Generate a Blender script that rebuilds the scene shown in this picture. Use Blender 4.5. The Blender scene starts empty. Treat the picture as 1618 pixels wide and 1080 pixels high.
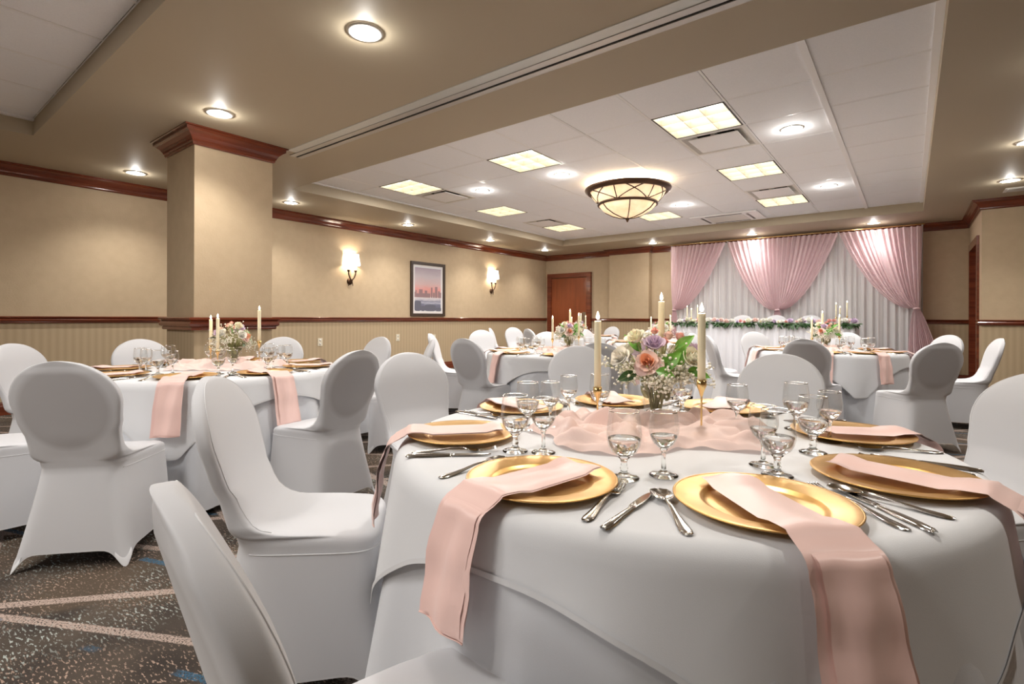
import bpy, math, random
from math import sin, cos, pi, radians as R
from mathutils import Vector, noise
random.seed(7)
S = bpy.context.scene
COL = S.collection

# ------------------------------------------------------------------ camera, world, exposure
cam_d = bpy.data.cameras.new('camera'); cam = bpy.data.objects.new('camera', cam_d); COL.objects.link(cam)
S.camera = cam
CAMH = 1.135; YAW = .662
cam.location = (0, 0, CAMH); cam.rotation_euler = (pi/2, R(-.2), YAW)
cam_d.sensor_width = 36; cam_d.lens = 36*807/1618; cam_d.shift_y = -(540-502)/1618
cam_d.clip_start = .02
w = bpy.data.worlds.new('world'); S.world = w; w.use_nodes = True
w.node_tree.nodes['Background'].inputs[0].default_value = (1, .97, .93, 1)
w.node_tree.nodes['Background'].inputs[1].default_value = .3
S.view_settings.view_transform = 'Standard'; S.view_settings.look = 'None'
S.view_settings.gamma = 1; S.view_settings.use_curve_mapping = False
S.view_settings.exposure = 1.24
K_DOWN = 52.0      # recessed downlight power
K_TROF = 15.0      # fluorescent troffer power
K_SCONCE = 3.5
K_BOWL = 13.0
WARM = (1, .87, .70); COOL = (1, .96, .92)

def light(name, kind, loc, energy, color, size=.1, rot=(0, 0, 0), spot=None, blend=.6, parent=None):
    d = bpy.data.lights.new(name, kind); d.energy = energy; d.color = color
    if kind == 'AREA': d.shape = 'DISK' if spot is None else 'SQUARE'; d.size = size
    elif kind == 'SPOT': d.spot_size = R(spot); d.spot_blend = blend; d.shadow_soft_size = size
    else: d.shadow_soft_size = size
    o = bpy.data.objects.new(name, d); COL.objects.link(o); o.location = loc; o.rotation_euler = rot
    if parent: o.parent = parent
    return o

# ------------------------------------------------------------------ materials
def mat(name, col=(.8, .8, .8), rough=.5, metal=0, **k):
    m = bpy.data.materials.new(name); m.use_nodes = True
    b = m.node_tree.nodes['Principled BSDF']
    b.inputs['Base Color'].default_value = (*col, 1); b.inputs['Roughness'].default_value = rough
    b.inputs['Metallic'].default_value = metal
    for a, v in k.items():
        b.inputs[a.replace('_', ' ')].default_value = v
    return m
def nd(m, t, **k):
    n = m.node_tree.nodes.new(t)
    for a, v in k.items(): setattr(n, a, v)
    return n
def ln(m, a, b): m.node_tree.links.new(a, b)
def B(m): return m.node_tree.nodes['Principled BSDF']
def noisy(m, scale, c1, c2, detail=4, lo=.35, hi=.65, stretch=(1, 1, 1), bump=0, coord='Object', bscale=None):
    tc = nd(m, 'ShaderNodeTexCoord'); mp = nd(m, 'ShaderNodeMapping'); mp.inputs['Scale'].default_value = stretch
    n = nd(m, 'ShaderNodeTexNoise'); n.inputs['Scale'].default_value = scale; n.inputs['Detail'].default_value = detail
    r = nd(m, 'ShaderNodeValToRGB'); r.color_ramp.elements[0].position = lo; r.color_ramp.elements[1].position = hi
    r.color_ramp.elements[0].color = (*c1, 1); r.color_ramp.elements[1].color = (*c2, 1)
    ln(m, tc.outputs[coord], mp.inputs[0]); ln(m, mp.outputs[0], n.inputs['Vector']); ln(m, n.outputs['Fac'], r.inputs[0])
    ln(m, r.outputs[0], B(m).inputs['Base Color'])
    if bump:
        n2 = nd(m, 'ShaderNodeTexNoise'); n2.inputs['Scale'].default_value = bscale or scale*4; ln(m, mp.outputs[0], n2.inputs['Vector'])
        bp = nd(m, 'ShaderNodeBump'); bp.inputs['Strength'].default_value = bump; bp.inputs['Distance'].default_value = .01
        ln(m, n2.outputs['Fac'], bp.inputs['Height']); ln(m, bp.outputs[0], B(m).inputs['Normal'])
    return m
M = {}
M['wall'] = noisy(mat('wallpaper_tan', rough=.72), 9, (.50, .385, .25), (.53, .412, .27), bump=.12, bscale=60)
def wainscot():
    m = mat('wallpaper_striped', rough=.75)
    tc = nd(m, 'ShaderNodeTexCoord'); sx = nd(m, 'ShaderNodeSeparateXYZ'); ln(m, tc.outputs['Object'], sx.inputs[0])
    ad = nd(m, 'ShaderNodeMath', operation='ADD'); ln(m, sx.outputs[0], ad.inputs[0]); ln(m, sx.outputs[1], ad.inputs[1])
    mu = nd(m, 'ShaderNodeMath', operation='MULTIPLY'); mu.inputs[1].default_value = 2*pi/.075; ln(m, ad.outputs[0], mu.inputs[0])
    si = nd(m, 'ShaderNodeMath', operation='SINE'); ln(m, mu.outputs[0], si.inputs[0])
    r = nd(m, 'ShaderNodeMapRange'); r.inputs['From Min'].default_value = -1; ln(m, si.outputs[0], r.inputs['Value'])
    mx = nd(m, 'ShaderNodeMix', data_type='RGBA'); mx.inputs['A'].default_value = (.43, .33, .205, 1); mx.inputs['B'].default_value = (.48, .37, .235, 1)
    ln(m, r.outputs[0], mx.inputs['Factor']); ln(m, mx.outputs['Result'], B(m).inputs['Base Color'])
    return m
M['wains'] = wainscot()
M['ceil'] = mat('painted_tan_ceiling', (.46, .39, .28), .6)
M['tile'] = noisy(mat('ceiling_tile_white', rough=.85), 120, (.89, .90, .925), (.93, .94, .96), bump=.25, bscale=300)
M['grid'] = mat('white_grid_metal', (.90, .90, .90), .45)
M['wood'] = noisy(mat('cherry_wood', rough=.22, Coat_Weight=.4), 3, (.11, .022, .009), (.20, .045, .018), stretch=(.6, .6, 8))
M['door'] = noisy(mat('cherry_door', rough=.3, Coat_Weight=.3), 2.2, (.20, .045, .012), (.27, .065, .02), stretch=(4, 4, .5))
M['dark'] = mat('dark_void', (.01, .009, .008), .9)
M['alum'] = mat('aluminium_track', (.52, .50, .47), .4, .6)
M['alumw'] = mat('pale_track_flange', (.62, .63, .60), .35, .2)
M['bronze'] = mat('oil_rubbed_bronze', (.085, .045, .025), .38, .8)
M['steel'] = mat('stainless_steel', (.62, .60, .57), .14, 1)
M['brass'] = mat('polished_brass', (.85, .62, .28), .2, 1)
def gold():
    m = mat('gold_leaf_plate', (.75, .46, .13), .3, .82)
    noisy(m, 14, (.64, .37, .115), (.78, .485, .18), detail=6, lo=.3, hi=.7, bump=.06, bscale=30)
    B(m).inputs['Roughness'].default_value = .34
    return m
M['gold'] = gold()
def fabric(name, col, rough=.8, bump=.1, sheen=.2, transl=0, transp=0, scale=500):
    m = mat(name, col, rough, Sheen_Weight=sheen)
    tc = nd(m, 'ShaderNodeTexCoord'); n = nd(m, 'ShaderNodeTexNoise'); n.inputs['Scale'].default_value = scale
    ln(m, tc.outputs['Object'], n.inputs['Vector']); bp = nd(m, 'ShaderNodeBump'); bp.inputs['Strength'].default_value = bump; bp.inputs['Distance'].default_value = .002
    ln(m, n.outputs['Fac'], bp.inputs['Height']); ln(m, bp.outputs[0], B(m).inputs['Normal'])
    out = m.node_tree.nodes['Material Output']; last = B(m).outputs[0]
    if transl:
        t = nd(m, 'ShaderNodeBsdfTranslucent'); t.inputs[0].default_value = (*col, 1)
        mx = nd(m, 'ShaderNodeMixShader'); mx.inputs[0].default_value = transl; ln(m, last, mx.inputs[1]); ln(m, t.outputs[0], mx.inputs[2]); last = mx.outputs[0]
    if transp:
        t = nd(m, 'ShaderNodeBsdfTransparent')
        mx = nd(m, 'ShaderNodeMixShader'); mx.inputs[0].default_value = transp; ln(m, last, mx.inputs[1]); ln(m, t.outputs[0], mx.inputs[2]); last = mx.outputs[0]
    ln(m, last, out.inputs[0])
    return m
M['cloth'] = fabric('white_polyester_cloth', (.72, .735, .76))
M['under'] = fabric('white_underlay_cloth', (.68, .70, .74))
M['seam'] = fabric('white_seam', (.72, .73, .75), bump=0)
def cover():
    m = fabric('white_spandex', (.66, .67, .70), .62, .05, .25, transl=.06)
    tc = nd(m, 'ShaderNodeTexCoord'); sx = nd(m, 'ShaderNodeSeparateXYZ'); ln(m, tc.outputs['Object'], sx.inputs[0])
    sn = nd(m, 'ShaderNodeSeparateXYZ'); ln(m, tc.outputs['Normal'], sn.inputs[0])
    def mth(op, a, b=None, c=None):
        q = nd(m, 'ShaderNodeMath', operation=op)
        for i, v in enumerate((a, b, c)):
            if v is None: continue
            if isinstance(v, (int, float)): q.inputs[i].default_value = v
            else: ln(m, v, q.inputs[i])
        return q.outputs[0]
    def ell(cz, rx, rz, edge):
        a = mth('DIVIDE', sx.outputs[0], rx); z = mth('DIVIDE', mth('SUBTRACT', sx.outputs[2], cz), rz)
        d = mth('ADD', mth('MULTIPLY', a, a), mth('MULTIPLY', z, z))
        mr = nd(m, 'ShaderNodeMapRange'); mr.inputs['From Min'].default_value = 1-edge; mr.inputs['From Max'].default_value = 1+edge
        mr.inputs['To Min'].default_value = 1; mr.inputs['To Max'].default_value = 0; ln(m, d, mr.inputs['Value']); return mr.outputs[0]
    up = ell(.725, .178, .185, .16)     # soft-edged darker ellipse coloured on the rear of the backrest
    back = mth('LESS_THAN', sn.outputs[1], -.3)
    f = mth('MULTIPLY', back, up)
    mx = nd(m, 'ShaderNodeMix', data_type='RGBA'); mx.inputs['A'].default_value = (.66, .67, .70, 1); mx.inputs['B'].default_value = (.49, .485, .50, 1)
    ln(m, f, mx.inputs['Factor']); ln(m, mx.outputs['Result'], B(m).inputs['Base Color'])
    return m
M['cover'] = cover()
M['satin'] = mat('blush_satin', (.89, .62, .565), .36, Sheen_Weight=.3, Anisotropic=.4)
M['satin_hem'] = mat('blush_satin_hem', (.88, .60, .54), .4)
M['chiffon'] = fabric('blush_chiffon', (.98, .76, .70), .8, .1, .2, transl=.10, transp=.2, scale=300)
M['sheer'] = fabric('white_sheer_voile', (.95, .945, .96), .8, .05, .2, transl=.3)
M['pink'] = fabric('pink_sheer_voile', (.98, .78, .81), .75, .05, .3, transl=.3, transp=.2)
M['skirt'] = fabric('white_table_skirt', (.78, .79, .84), .8, .05, .2)
M['wax'] = mat('ivory_wax', (.97, .91, .66), .4)
M['petal_white'] = mat('petal_cream', (.88, .86, .72), .6, Subsurface_Weight=.15)
M['petal_pure'] = mat('petal_white', (.90, .89, .84), .6)
M['petal_blush'] = mat('petal_blush', (.90, .70, .66), .6)
M['petal_peach'] = mat('petal_peach', (.92, .50, .33), .6)
M['petal_lav'] = mat('petal_lavender', (.70, .58, .74), .6)
M['petal_pink'] = mat('petal_pink', (.88, .50, .46), .6)
M['breath'] = mat('tiny_white_blossom', (.86, .85, .76), .7)
M['leaf'] = noisy(mat('leaf_green', rough=.4), 20, (.09, .26, .03), (.17, .42, .06))
M['leafd'] = noisy(mat('leaf_dark_green', rough=.45), 20, (.02, .065, .018), (.06, .14, .04))
M['stem'] = mat('stem_olive', (.30, .32, .13), .6)
def thin_glass():
    m = bpy.data.materials.new('clear_thin_glass'); m.use_nodes = True; t = m.node_tree; t.nodes.clear()
    o = nd(m, 'ShaderNodeOutputMaterial'); tr = nd(m, 'ShaderNodeBsdfTransparent'); tr.inputs[0].default_value = (.97, .975, .97, 1)
    g = nd(m, 'ShaderNodeBsdfGlossy'); g.inputs['Roughness'].default_value = .02
    lw = nd(m, 'ShaderNodeLayerWeight'); lw.inputs[0].default_value = .28
    mp = nd(m, 'ShaderNodeMapRange'); mp.inputs['To Min'].default_value = .035; mp.inputs['To Max'].default_value = .5
    mx = nd(m, 'ShaderNodeMixShader'); ln(m, lw.outputs['Facing'], mp.inputs['Value']); ln(m, mp.outputs[0], mx.inputs[0]); ln(m, tr.outputs[0], mx.inputs[1]); ln(m, g.outputs[0], mx.inputs[2]); ln(m, mx.outputs[0], o.inputs[0])
    return m
M['glass'] = thin_glass()
M['glass_solid'] = mat('solid_glass', (.98, 1, .99), .02, Transmission_Weight=1, IOR=1.45)
M['water'] = mat('clear_water', (1, 1, 1), 0, Transmission_Weight=1, IOR=1.33)
def emis(name, col, s, base=(.9, .9, .9)):
    m = mat(name, base, .6); B(m).inputs['Emission Color'].default_value = (*col, 1); B(m).inputs['Emission Strength'].default_value = s; return m
M['lens'] = emis('downlight_lens', (1, .97, .92), 9)
M['tube'] = emis('fluorescent_diffuser', (1, .92, .76), 1.0)
M['flame'] = emis('candle_flame', (1, .80, .50), 9)
M['shade'] = emis('lamp_shade_lit', (1, .95, .86), 1.0)
M['louver'] = mat('parabolic_louver', (.86, .82, .70), .3, .3)
M['alab'] = noisy(emis('alabaster_glass', (1, .70, .42), .30, (.8, .6, .4)), 6, (.85, .62, .36), (.95, .82, .60))
M['ring'] = mat('white_trim_ring', (.75, .73, .68), .35)
M['black'] = mat('fixture_edge_black', (.03, .028, .02), .5)
M['plate'] = mat('ivory_wall_plate', (.72, .66, .52), .4)
M['frame'] = mat('espresso_frame', (.045, .028, .018), .4)
M['matb'] = mat('picture_mat', (.80, .76, .74), .7)
M['kick'] = mat('brushed_plate', (.30, .24, .18), .35, .8)

def carpet():
    m = mat('patterned_carpet', rough=.95)
    tc = nd(m, 'ShaderNodeTexCoord'); O = tc.outputs['Object']
    def rgb(col): q = nd(m, 'ShaderNodeRGB'); q.outputs[0].default_value = (*col, 1); return q.outputs[0]
    def mp(rot, sc, loc=(0, 0, 0), src=O):
        q = nd(m, 'ShaderNodeMapping'); q.inputs['Rotation'].default_value = (0, 0, R(rot)); q.inputs['Scale'].default_value = sc; q.inputs['Location'].default_value = loc; ln(m, src, q.inputs[0]); return q.outputs[0]
    def noi(v, s, d=3):
        q = nd(m, 'ShaderNodeTexNoise'); q.inputs['Scale'].default_value = s; q.inputs['Detail'].default_value = d; ln(m, v, q.inputs['Vector']); return q.outputs['Fac']
    def step(v, a, b):
        q = nd(m, 'ShaderNodeMapRange'); q.inputs['From Min'].default_value = a; q.inputs['From Max'].default_value = b; ln(m, v, q.inputs['Value']); return q.outputs[0]
    def mul(a, b): q = nd(m, 'ShaderNodeMath', operation='MULTIPLY'); ln(m, a, q.inputs[0]); ln(m, b, q.inputs[1]); return q.outputs[0]
    def mix(f, a, b):
        q = nd(m, 'ShaderNodeMix', data_type='RGBA'); ln(m, f, q.inputs['Factor']); ln(m, a, q.inputs['A']); ln(m, b, q.inputs['B']); return q.outputs['Result']
    base = mix(step(noi(O, 3.5, 5), .35, .65), rgb((.026, .018, .013)), rgb((.070, .052, .038)))
    base = mix(step(noi(O, 1.3, 3), .50, .56), base, rgb((.07, .048, .03)))
    fine = noi(mp(-38, (38, 120, 1)), 1.0, 2)
    zone1 = step(noi(mp(0, (1, 1, 1), (3, 1, 0)), 2.4, 2), .45, .62)
    base = mix(mul(step(fine, .57, .63), zone1), base, rgb((.36, .40, .37)))
    fine2 = noi(mp(-38, (45, 135, 1), (5, 5, 0)), 1.0, 2)
    zone2 = step(noi(mp(0, (1, 1, 1), (9, 4, 0)), 2.1, 2), .42, .6)
    base = mix(mul(step(fine2, .58, .64), zone2), base, rgb((.38, .27, .21)))
    # long crossing scratch lines
    def lines(rot, per, loc, wd, colr, brk):
        wv = nd(m, 'ShaderNodeTexWave'); wv.wave_type = 'BANDS'; wv.bands_direction = 'X'; wv.wave_profile = 'SIN'
        wv.inputs['Scale'].default_value = .314/per; wv.inputs['Distortion'].default_value = 1.6; wv.inputs['Detail'].default_value = 1; wv.inputs['Detail Scale'].default_value = .6
        ln(m, mp(rot, (1, 1, 1), loc), wv.inputs['Vector'])
        a = step(wv.outputs['Fac'], 1-wd, 1-wd*.6); g = step(noi(O, 150, 1), .36, .52)
        b = mul(a, g)
        if brk: b = mul(b, step(noi(mp(0, (1, 1, 1), loc), 3, 1), .5, .55))
        return b, rgb(colr)
    for a in ((62, .62, (0, 0, 0), .012, (.40, .31, .265), False), (38, .8, (2, 1, 0), .010, (.40, .31, .265), False), (100, .95, (5, 2, 0), .009, (.38, .30, .26), False),
              (70, .5, (1, 3, 0), .010, (.03, .10, .17), True)):
        f, c = lines(*a); base = mix(f, base, c)
    ln(m, base, B(m).inputs['Base Color'])
    bp = nd(m, 'ShaderNodeBump'); bp.inputs['Strength'].default_value = .5; bp.inputs['Distance'].default_value = .004
    ln(m, noi(O, 400, 2), bp.inputs['Height']); ln(m, bp.outputs[0], B(m).inputs['Normal'])
    return m
M['carpet'] = carpet()

# ------------------------------------------------------------------ geometry helpers
def mesh(name, V, F, m, smooth=True):
    me = bpy.data.meshes.new(name); me.from_pydata([tuple(v) for v in V], [], F); me.update()
    if m: me.materials.append(M[m])
    if smooth: me.polygons.foreach_set('use_smooth', [True]*len(me.polygons))
    return me
def obj(name, me, parent=None, loc=(0, 0, 0), rot=(0, 0, 0), **p):
    o = bpy.data.objects.new(name, me); COL.objects.link(o); o.location = loc; o.rotation_euler = rot
    if parent: o.parent = parent
    for k, v in p.items(): o[k] = v
    return o
def thing(name, label, cat, loc=(0, 0, 0), rz=0, group=None):
    o = bpy.data.objects.new(name, None); COL.objects.link(o); o.location = loc; o.rotation_euler = (0, 0, rz)
    o.empty_display_size = .05; tag(o, label, cat, group); return o
def tag(o, label, cat, group=None):
    o['label'] = label; o['category'] = cat
    if group: o['group'] = group
    return o
KIDS = {}
def dup(root, loc, rz, label, group=None, scale=None):
    r = root.copy(); COL.objects.link(r); r.location = loc; r.rotation_euler = (0, 0, rz); r['label'] = label
    if group: r['group'] = group
    if scale: r.scale = scale
    for ch in KIDS.setdefault(root.name, list(root.children)):
        c = ch.copy(); COL.objects.link(c); c.parent = r
        for g in KIDS.setdefault(ch.name, list(ch.children)):
            d = g.copy(); COL.objects.link(d); d.parent = c
    return r
class G:
    def __init__(s): s.V = []; s.F = []
    def box(s, x0, y0, z0, x1, y1, z1):
        n = len(s.V); s.V += [(x, y, z) for z in (z0, z1) for x, y in ((x0, y0), (x1, y0), (x1, y1), (x0, y1))]
        s.F += [(n, n+3, n+2, n+1), (n+4, n+5, n+6, n+7), (n, n+1, n+5, n+4), (n+1, n+2, n+6, n+5), (n+2, n+3, n+7, n+6), (n+3, n, n+4, n+7)]; return s
    def bbox(s, x0, y0, z0, x1, y1, z1, b):   # box with chamfered top & bottom
        for (za, zb, ia, ib) in ((z0, z0+b, b, 0), (z0+b, z1-b, 0, 0), (z1-b, z1, 0, b)):
            n = len(s.V)
            for z, i in ((za, ia), (zb, ib)): s.V += [(x0+i, y0+i, z), (x1-i, y0+i, z), (x1-i, y1-i, z), (x0+i, y1-i, z)]
            s.F += [(n+k, n+(k+1) % 4, n+4+(k+1) % 4, n+4+k) for k in range(4)]
            if za == z0: s.F.append((n+3, n+2, n+1, n))
            if zb == z1: s.F.append((n+4, n+5, n+6, n+7))
        return s
    def lathe(s, prof, n=32, c=(0, 0, 0)):
        b = len(s.V)
        for r, z in prof: s.V += [(c[0]+r*cos(2*pi*k/n), c[1]+r*sin(2*pi*k/n), c[2]+z) for k in range(n)]
        for i in range(len(prof)-1):
            s.F += [(b+i*n+k, b+i*n+(k+1) % n, b+(i+1)*n+(k+1) % n, b+(i+1)*n+k) for k in range(n)]
        return s
    def tube(s, pts, r, n=8, cap=True):
        b = len(s.V); P = [Vector(p) for p in pts]
        for i, p in enumerate(P):
            t = (P[min(i+1, len(P)-1)]-P[max(i-1, 0)]).normalized()
            a = t.orthogonal().normalized() if i == 0 else (a-t*a.dot(t)).normalized()
            c = t.cross(a); rr = r[i] if isinstance(r, (list, tuple)) else r
            s.V += [tuple(p+(a*cos(2*pi*k/n)+c*sin(2*pi*k/n))*rr) for k in range(n)]
        for i in range(len(P)-1): s.F += [(b+i*n+k, b+i*n+(k+1) % n, b+(i+1)*n+(k+1) % n, b+(i+1)*n+k) for k in range(n)]
        if cap: s.F += [tuple(b+k for k in reversed(range(n))), tuple(b+(len(P)-1)*n+k for k in range(n))]
        return s
    def grid(s, pts, nu, nv, wrap=False):
        b = len(s.V); s.V += [tuple(p) for p in pts]
        for j in range(nv-1):
            for i in range(nu if wrap else nu-1):
                s.F.append((b+j*nu+i, b+j*nu+(i+1) % nu, b+(j+1)*nu+(i+1) % nu, b+(j+1)*nu+i))
        return s
    def ball(s, c, r, sub=0):
        t = (1+5**.5)/2; q = [(-1, t, 0), (1, t, 0), (-1, -t, 0), (1, -t, 0), (0, -1, t), (0, 1, t), (0, -1, -t), (0, 1, -t), (t, 0, -1), (t, 0, 1), (-t, 0, -1), (-t, 0, 1)]
        k = r/1.902; b = len(s.V); s.V += [(c[0]+x*k, c[1]+y*k, c[2]+z*k) for x, y, z in q]
        s.F += [(b+i, b+j, b+l) for i, j, l in ((0, 11, 5), (0, 5, 1), (0, 1, 7), (0, 7, 10), (0, 10, 11), (1, 5, 9), (5, 11, 4), (11, 10, 2), (10, 7, 6), (7, 1, 8), (3, 9, 4), (3, 4, 2), (3, 2, 6), (3, 6, 8), (3, 8, 9), (4, 9, 5), (2, 4, 11), (6, 2, 10), (8, 6, 7), (9, 8, 1))]
        return s
    def me(s, name, m, smooth=True): return mesh(name, s.V, s.F, m, smooth)
def sweep(prof, path, closed=False):
    """prof: (out, z) points; path xy polyline, outward = right side of travel."""
    P = [Vector((x, y)) for x, y in path]; n = len(P); g = G(); L = len(prof)
    for i, p in enumerate(P):
        def nrm(a, b): d = (b-a).normalized(); return Vector((d.y, -d.x))
        prev = P[i-1] if (i > 0 or closed) else None; nxt = P[(i+1) % n] if (i < n-1 or closed) else None
        if prev is None: o = nrm(p, nxt)
        elif nxt is None: o = nrm(prev, p)
        else:
            n1, n2 = nrm(prev, p), nrm(p, nxt); o = n1+n2; o = o/(o.dot(n1))
        g.V += [(p.x+o.x*q, p.y+o.y*q, z) for q, z in prof]
    for i in range(n if closed else n-1):
        a = i*L; b = ((i+1) % n)*L
        g.F += [(a+k, a+k+1, b+k+1, b+k) for k in range(L-1)]
    if not closed: g.F += [tuple(range(L)), tuple((n-1)*L+k for k in reversed(range(L)))]
    return g
def struct(name, me, parent=None, **k):
    o = obj(name, me, parent, **k)
    if not parent: o['kind'] = 'structure'
    return o
def flat(g): return g

# ------------------------------------------------------------------ room shell
ZC = 2.89; ZT = 3.045; XL = -8.2; YB = 12.1; XR = 4.2; YF = -5.5; XD = .83; YP = 10.2
struct('floor', G().box(XL, YF, -.1, XR, YB, 0).me('floor', 'carpet', False))
ZR = 1.10
def wallbox(name, x0, y0, x1, y1):
    o = struct(name, G().box(x0, y0, ZR, x1, y1, 3.2).me(name, 'wall', False))
    obj('wainscot', G().box(x0, y0, 0, x1, y1, ZR).me('wainscot', 'wains', False), o)
    return o
wl = wallbox('wall_left', XL-.15, YF, XL, YB)
wb = wallbox('wall_back', XL-.15, YB, XD+.15, YB+.15)
wallbox('wall_front', XL, YF-.15, XR, YF)
wallbox('wall_right', XR, YF, XR+.15, YP)
def wallthing(name, x0, y0, x1, y1): return wallbox(name, x0, y0, x1, y1)
wallthing('wall_right.001', XD, YP, XR, YP+.2)               # pillar face beside the side door
# side wall with its door opening
sd = struct('wall_right.002', G().box(XD, YP+.2, 2.36, XD+.15, YB, 3.2).box(XD, 11.86, ZR, XD+.15, YB, 2.36).box(XD, YP+.2, ZR, XD+.15, YP+.34, 2.36).me('wall_right', 'wall', False))
obj('wainscot', G().box(XD, 11.86, 0, XD+.15, YB, ZR).box(XD, YP+.2, 0, XD+.15, YP+.34, ZR).me('wainscot', 'wains', False), sd)
dr2 = struct('door_2', G().box(XD+.10, YP+.34, 0, XD+.145, 11.86, 2.36).me('door_2', 'door', False))
obj('door_frame', G().box(XD-.03, YP+.30, 0, XD+.10, YP+.42, 2.42).box(XD-.03, 11.80, 0, XD+.10, 11.92, 2.42).box(XD-.03, YP+.42, 2.30, XD+.10, 11.80, 2.42).me('door_frame', 'wood', False), dr2)
obj('handle', G().tube([(XD+.10, YP+.5, 1.0), (XD+.05, YP+.5, 1.0), (XD+.05, YP+.62, 1.0)], .01).me('handle', 'steel'), dr2)
# freestanding column and back pilaster
CX0, CX1, CY0, CY1 = -5.92, -5.245, 1.925, 2.66
co = struct('wall_column', G().box(CX0, CY0, ZR, CX1, CY1, ZC).me('column', 'wall', False))
obj('wainscot', G().box(CX0, CY0, 0, CX1, CY1, ZR).me('wainscot', 'wains', False), co)
pl = struct('wall_pilaster', G().box(-6.12, 11.93, ZR, -5.05, YB, ZC).me('pilaster', 'wall', False))
obj('wainscot', G().box(-6.12, 11.93, 0, -5.05, YB, ZR).me('wainscot', 'wains', False), pl)

# ceiling: soffit with two trays
trays = [(-6.69, .165, 3.66, 10.62), (-6.73, .12, YF+.9, 1.05)]
g = G()
xs = (XL, -6.69, .165, XR)
T = .09
g.box(XL, 10.62, ZC, XR, YB, ZC+T); g.box(XL, 3.66, ZC, -6.69, 10.62, ZC+T); g.box(.165, 3.66, ZC, XR, 10.62, ZC+T)
g.box(XL, 1.05, ZC, XR, 3.66, ZC+T); g.box(XL, YF+.9, ZC, -6.73, 1.05, ZC+T); g.box(.12, YF+.9, ZC, XR, 1.05, ZC+T); g.box(XL, YF, ZC, XR, YF+.9, ZC+T)
for x0, x1, y0, y1 in trays:
    g.box(x0-.05, y0-.05, ZC+T, x0, y1+.05, ZT+.05); g.box(x1, y0-.05, ZC+T, x1+.05, y1+.05, ZT+.05)
    g.box(x0, y0-.05, ZC+T, x1, y0, ZT+.05); g.box(x0, y1, ZC+T, x1, y1+.05, ZT+.05)
ceil = struct('ceiling', g.me('ceiling', 'ceil', False))
def gridlines(a0, step, lo, hi):
    L = [lo]; k = math.ceil((lo-a0)/step+.12)
    while a0+k*step < hi-.1: L.append(a0+k*step); k += 1
    return L+[hi]
holes = []     # fixtures replacing tiles, by centre
GX0, GXS, GY0, GYS = .10-.6935, .6935, 3.97, .7
def cell(i, j):  # i columns leftwards from the right edge, j rows from the near edge
    x1 = .10-.6935*i; x0 = x1-.6935; y0 = GY0+GYS*j
    return x0, x1, y0, y0+GYS
trof = [(2, 1), (2, 4), (2, 7), (5, 1), (5, 7), (8, 1), (8, 4), (8, 7)]
diff = [(2, 2, 'near the right side'), (2, 6, 'far right'), (8, 2, 'near the left side'), (8, 6, 'far left')]
ac = (3, 8)
skip = {c for c in trof} | {(a, b) for a, b, _ in diff}
def tiles(x0, x1, y0, y1, gx, gy, sk):
    xl = gridlines(gx[0], gx[1], x0, x1); yl = gridlines(gy[0], gy[1], y0, y1); cache = {}
    for a in range(len(xl)-1):
        for b in range(len(yl)-1):
            xa, xb, ya, yb = xl[a], xl[a+1], yl[b], yl[b+1]; cx, cy = (xa+xb)/2, (ya+yb)/2
            if any(abs(cx-(s[0]+s[1])/2) < .15 and abs(cy-(s[2]+s[3])/2) < .15 for s in sk): continue
            k = (round(xb-xa, 3), round(yb-ya, 3))
            if k not in cache:
                hx, hy = (xb-xa)/2-.013, (yb-ya)/2-.011
                cache[k] = G().bbox(-hx, -hy, -.004, hx, hy, .012, .003).me('ceiling_tile', 'tile', False)
            obj('ceiling_tile', cache[k], ceil, (cx, cy, ZT))
    for i, x in enumerate(xl):
        wd = .024 if abs(x-(.10-.6935)) < .02 or i in (0, len(xl)-1) else (.012 if i % 2 else .009)
        obj('ceiling_runner', G().box(-wd, y0, -.004-.014*(wd > .02), wd, y1, 0).me('ceiling_runner', 'grid', False), ceil, (max(x0+wd, min(x1-wd, x)), 0, ZT))
    for y in yl:
        obj('ceiling_runner', G().box(x0, -.008, -.0035, x1, .008, 0).me('ceiling_runner', 'grid', False), ceil, (0, y, ZT))
    return xl, yl
sk = [cell(a, b) for a, b in skip]
ax0, ax1, ay0, ay1 = -3.28, -2.12, 9.62, 10.5
tiles(-6.69, .165, 3.66, 10.62, (.10-.6935*20, .6935), (GY0-.7*3, GYS), sk)
tiles(-6.73, .12, YF+.9, 1.05, (-5.1-.69*3, .69), (1.05-.7*12, .7), [])
obj('ceiling_backing', G().box(-6.8, YF+.8, ZT+.18, .3, 10.8, ZT+.2).me('ceiling_backing', 'dark', False), ceil)

# crown mouldings, chair rails, baseboards
def crown_prof(h=.14, p=.115):
    return [(0, ZC-h), (.012, ZC-h), (.02, ZC-h+.012), (.02, ZC-h+.026), (.028, ZC-h+.034), (.034, ZC-h+.05), (.05, ZC-h+.075), (.075, ZC-h+.098), (p-.018, ZC-h+.112), (p-.018, ZC-.016), (p, ZC-.012), (p, ZC-.001), (0, ZC-.001)]
def rail_prof(z0, z1, p):
    h = z1-z0; return [(0, z0), (p*.45, z0), (p*.55, z0+.1*h), (p*.5, z0+.22*h), (p*.85, z0+.32*h), (p*.9, z0+.5*h), (p*.75, z0+.66*h), (p*.6, z0+.72*h), (p, z0+.82*h), (p, z0+.94*h), (p*.9, z1), (0, z1)]
base_prof = [(0, 0), (.018, 0), (.018, .10), (.012, .115), (.012, .13), (.004, .15), (0, .15)]
tn = [0]
def trim(g, m='wood'):
    tn[0] += 1; return struct('trim_%d' % tn[0], g.me('trim', m, False))
left_path = [(XL, YF), (XL, YB), (-6.12, YB), (-6.12, 11.93), (-5.05, 11.93), (-5.05, YB), (XD, YB), (XD, YP), (XR, YP), (XR, YF)]
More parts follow.
